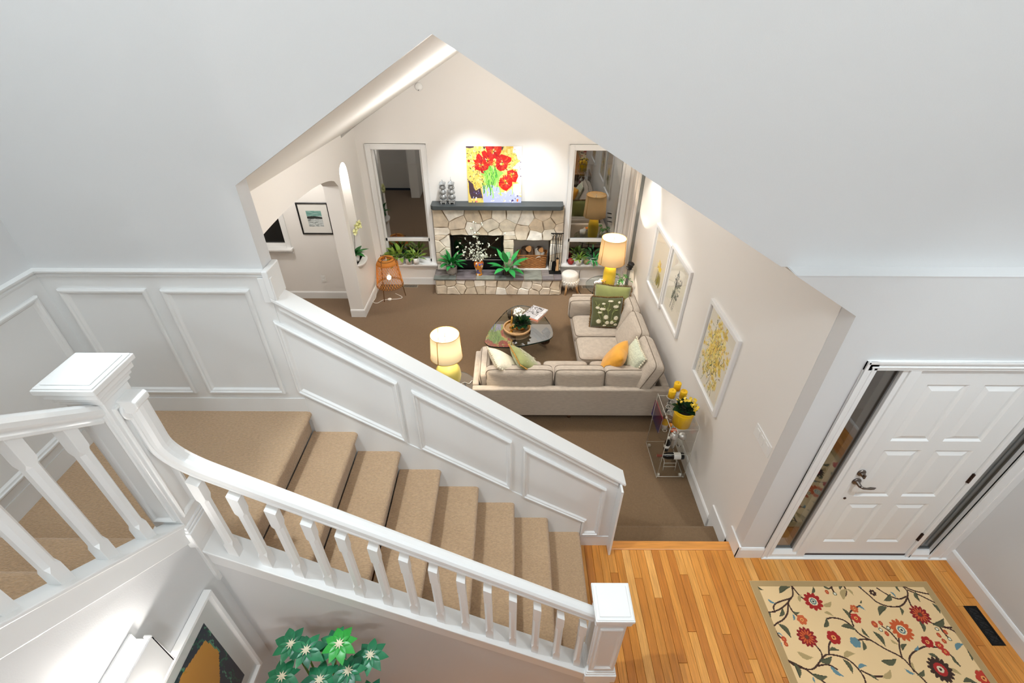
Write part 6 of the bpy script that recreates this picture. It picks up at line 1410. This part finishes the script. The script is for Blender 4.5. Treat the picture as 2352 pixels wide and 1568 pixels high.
for i, (x, y, h, lab) in enumerate(((1.600, 3.62, .20, 'left of three'), (1.665, 3.69, .235, 'tallest, at the back of three'), (1.715, 3.62, .19, 'right of three'))):
    t = thing('candlestick', 'clear glass candlestick, %s on the acrylic cart' % lab, 'candlestick', (x, y, TOP), 0, 'glass candlesticks on the cart')
    mb = MB(); mb.lathe((0, 0, 0), [(0, 0), (.045, 0), (.045, .008), (.018, .02), (.012, .04), (.026, .06), (.012, .08), (.022, .105), (.010, .125), (.014, h-.02), (.040, h-.006), (.042, h), (0, h)], 24); mb.build('stem', 'clear_glass', t)
    mb = MB(); 
    for z_, rr in ((.004, .046), (.06, .026), (.105, .022), (h-.003, .042)): mb.tube([(rr*math.cos(a), rr*math.sin(a), z_) for a in np.linspace(0, 2*PI, 21)], .002, 5)
    mb.build('glass_ring', 'acrylic_edge', t)
    t = thing('candle', 'yellow pillar candle on the %s glass candlestick' % ('left', 'tallest back', 'right')[i], 'candle', (x, y, TOP+h), 0, 'yellow candles on the cart')
    mb = MB(); mb.lathe((0, 0, 0), [(0, 0), (.035, 0), (.0355, .08), (.033, .086), (.022, .082), (0, .078)], 24); mb.build('wax', 'wax_yellow', t); mb = MB(); mb.tube([(0, 0, .076), (.002, 0, .092)], .0015, 5); mb.build('wick', 'wick', t)
t = thing('yellow_bucket', 'bright yellow bucket planted with yellow flowers on top of the cart', 'plant', (1.690, 3.445, TOP))
mb = MB(); mb.lathe((0, 0, 0), [(0, 0), (.086, 0), (.098, .19), (.101, .20), (.095, .20), (.084, .012), (0, .012)], 40); mb.tube([(.0985*math.cos(a), .0985*math.sin(a), .165) for a in np.linspace(0, 2*PI, 41)], .002, 5); mb.build('bucket', 'yellow_paint', t)
mb = MB(); mb.lathe((0, 0, 0), [(0, .185), (.092, .185)], 20); mb.build('soil', 'soil', t)
mb = MB(); mb.tube([tuple(p) for p in spline([(-.09, .02, .14), (-.14, .03, .15), (-.155, .03, .11), (-.13, .02, .05), (-.10, .01, .04)], 5)], .003, 6); mb.build('handle', 'steel', t)
leafy(t, 26, .075, .065, .19, 'leaf_deep', (.3, 1.4), .4, .03, .035, seed=41)
r = random.Random(16); FY2 = None
for k in range(34):
    cl = r.choice(((.05, -.02, .265), (.08, .03, .275), (.06, -.06, .25), (.02, .05, .285), (-.06, .03, .275), (.085, -.03, .245))); p = (cl[0]+r.uniform(-.03, .03), cl[1]+r.uniform(-.03, .03), cl[2]+r.uniform(-.012, .02))
    if FY2 is None:
        mb = MB()
        for j in range(5): an = 2*PI*j/5; mb.leaf((0, 0, 0), (math.cos(an), math.sin(an), .35), .018, .016, droop=.3, fold=.1, nseg=2)
        FY2 = mb.build('blossom', 'petal_yellow', t, loc=p)
    else: instance('blossom', FY2, t, p, (r.uniform(-.7, .7), r.uniform(-.7, .7), r.uniform(0, 6)))
def bottle(name, lab, cat, loc, parts, rot=None):
    t = thing(name, lab, cat, loc)
    if rot: t.rotation_euler = rot
    for nm, prof, m in parts: mb = MB(); mb.lathe((0, 0, 0), prof, 24); mb.build(nm, m, t)
bottle('liqueur_bottle', 'small white labelled bottle with a yellow neck on the middle shelf', 'bottle', (1.655, 3.73, MID), [('body', [(0, 0), (.036, 0), (.038, .01), (.038, .075), (0, .078)], 'label_white'), ('shoulder', [(.038, .075), (.034, .10), (.014, .125), (.013, .145), (0, .145)], 'wax_yellow'), ('stopper', [(0, .144), (.012, .144), (.012, .165), (0, .166)], 'white_ceramic')])
bottle('drink_can', 'dark navy can with a pale lid behind the white bottle', 'can', (1.615, 3.80, MID), [('body', [(0, 0), (.033, 0), (.036, .01), (.036, .10), (.031, .11), (0, .11)], 'label_navy'), ('label', [(.0365, .035), (.0365, .07)], 'label_white'), ('lid', [(0, .111), (.031, .111), (.031, .115), (0, .115)], 'acrylic_edge')])
bottle('liqueur_glass', 'little amber glass beside the white bottle', 'glass', (1.715, 3.73, MID), [('bowl', [(0, .02), (.02, .02), (.026, .06), (.024, .06), (.0, .03)], 'amber'), ('foot', [(0, 0), (.02, 0), (.004, .006), (.004, .02), (0, .02)], 'clear_glass')])
bottle('brown_bowl', 'round brown bowl at the back of the middle shelf', 'bowl', (1.72, 3.81, MID), [('bowl', [(0, 0), (.03, 0), (.052, .03), (.055, .07), (.05, .07), (.045, .03), (0, .012)], 'brown_bowl')])
bottle('citrus_fruit', 'orange red fruit on the middle shelf beneath the yellow bucket', 'fruit', (1.742, 3.655, MID), [('fruit', [(0, 0), (.02, .004), (.034, .03), (.024, .056), (.004, .06), (0, .058)], 'orange_red'), ('stalk', [(0, .056), (.004, .058), (.003, .066), (0, .066)], 'stem_green')])
bottle('glass_decanter', 'clear squat glass jar at the left edge of the middle shelf', 'jar', (1.615, 3.60, MID), [('jar', [(0, 0), (.045, 0), (.05, .04), (.03, .075), (.02, .09), (.022, .10), (.018, .10)], 'clear_glass'), ('rim', [(.022, .098), (.024, .102), (.018, .102)], 'acrylic_edge')])
bottle('cocktail_shaker', 'tall brushed steel cocktail shaker at the front of the middle shelf', 'shaker', (1.668, 3.47, MID), [('body', [(0, 0), (.032, 0), (.036, .05), (.042, .14), (.043, .15), (0, .15)], 'steel'), ('lid', [(.043, .15), (.04, .165), (.026, .18), (.022, .195), (0, .196)], 'steel'), ('cap', [(0, .195), (.017, .195), (.015, .215), (0, .217)], 'steel')])
bottle('cocktail_shaker', 'short round topped steel shaker right of the tall one', 'shaker', (1.762, 3.49, MID), [('jar', [(0, 0), (.03, 0), (.036, .12), (0, .12)], 'clear_glass'), ('dome', [(.044, .12), (.046, .128), (.04, .155), (.022, .172), (0, .176)], 'steel')])
bottle('wine_bottle', 'red topped wine bottle lying on the clear rack on the lower shelf', 'bottle', (1.845-.0, 3.50, -.155), [('glass', [(0, 0), (.036, 0), (.038, .01), (.038, .175), (.03, .20), (.0145, .225), (.014, .24), (0, .24)], 'bottle_dark'), ('label', [(.0385, .035), (.0385, .11)], 'label_white'), ('capsule', [(.0148, .225), (.0148, .28), (.0155, .284), (0, .285)], 'bottle_red')], (0, -PI/2, 0))
t = thing('wine_rack', 'small clear acrylic rack holding the wine bottle', 'rack', (1.70, 3.51, LOW)); mb = MB()
for x in (-.06, .07):
    mb.hexa([(x-.004, -.07, 0), (x+.004, -.07, 0), (x+.004, .07, 0), (x-.004, .07, 0), (x-.004, -.045, .12), (x+.004, -.045, .12), (x+.004, .045, .12), (x-.004, .045, .12)])
mb.build('panels', 'acrylic', t); mb = MB()
for x in (-.06, .07): mb.tube([(x, -.07, 0), (x, -.045, .12), (x, .045, .12), (x, .07, 0)], .003, 5)
for y, z in ((-.06, .05), (.06, .05), (-.05, .095), (.05, .095)): mb.tube([(-.06, y, z), (.07, y, z)], .003, 5)
mb.build('rails', 'acrylic_edge', t)
bottle('liqueur_bottle', 'black bottle with a pale cap at the left of the middle shelf', 'bottle', (1.598, 3.42, MID), [('glass', [(0, 0), (.027, 0), (.029, .01), (.029, .12), (.012, .15), (.011, .17), (0, .17)], 'bottle_dark'), ('label', [(.0295, .05), (.0295, .085)], 'label_white'), ('cap', [(0, .168), (.013, .168), (.013, .19), (0, .19)], 'acrylic_edge')])
t = book('book', 'thin blue and red book standing at the far left of the middle shelf', (1.577, 3.80, MID+.108), .215, .30, .012, 0, 'book_red'); t.rotation_euler = (0, PI/2+.05, 0)
mb = MB(); mb.box(-.108, .108, -.151, .151, .0, .0015); mb.build('back_cover', 'book_blue', t)
# ---------------------------------------------------------------- shrubs outside the windows
r = random.Random(20)
for k, (x, y, s_) in enumerate(((1.15, 8.75, .45), (2.2, 9.0, .6), (-1.8, 8.8, .5))):
    t = thing('garden_shrub', ('dark shrub outside the right window', 'dark bushy shrub outside the corner of the right window', 'dark shrub outside the left window')[k], 'shrub', (x, y, -.6)); mb = MB()
    for j in range(160): d = Vector((r.gauss(0, 1), r.gauss(0, 1), abs(r.gauss(0, 1)))).normalized(); p = d*s_*r.uniform(.5, 1); mb.leaf((p.x, p.y, p.z+.15), (d.x, d.y, d.z), .16, .03, droop=.6, nseg=3)
    o = mb.build('foliage', 'shrub', t); o['kind'] = 'stuff'; mb = MB(); mb.tube([(0, 0, 0), (0, 0, .4)], .02, 6); mb.build('stem', 'bark', t)
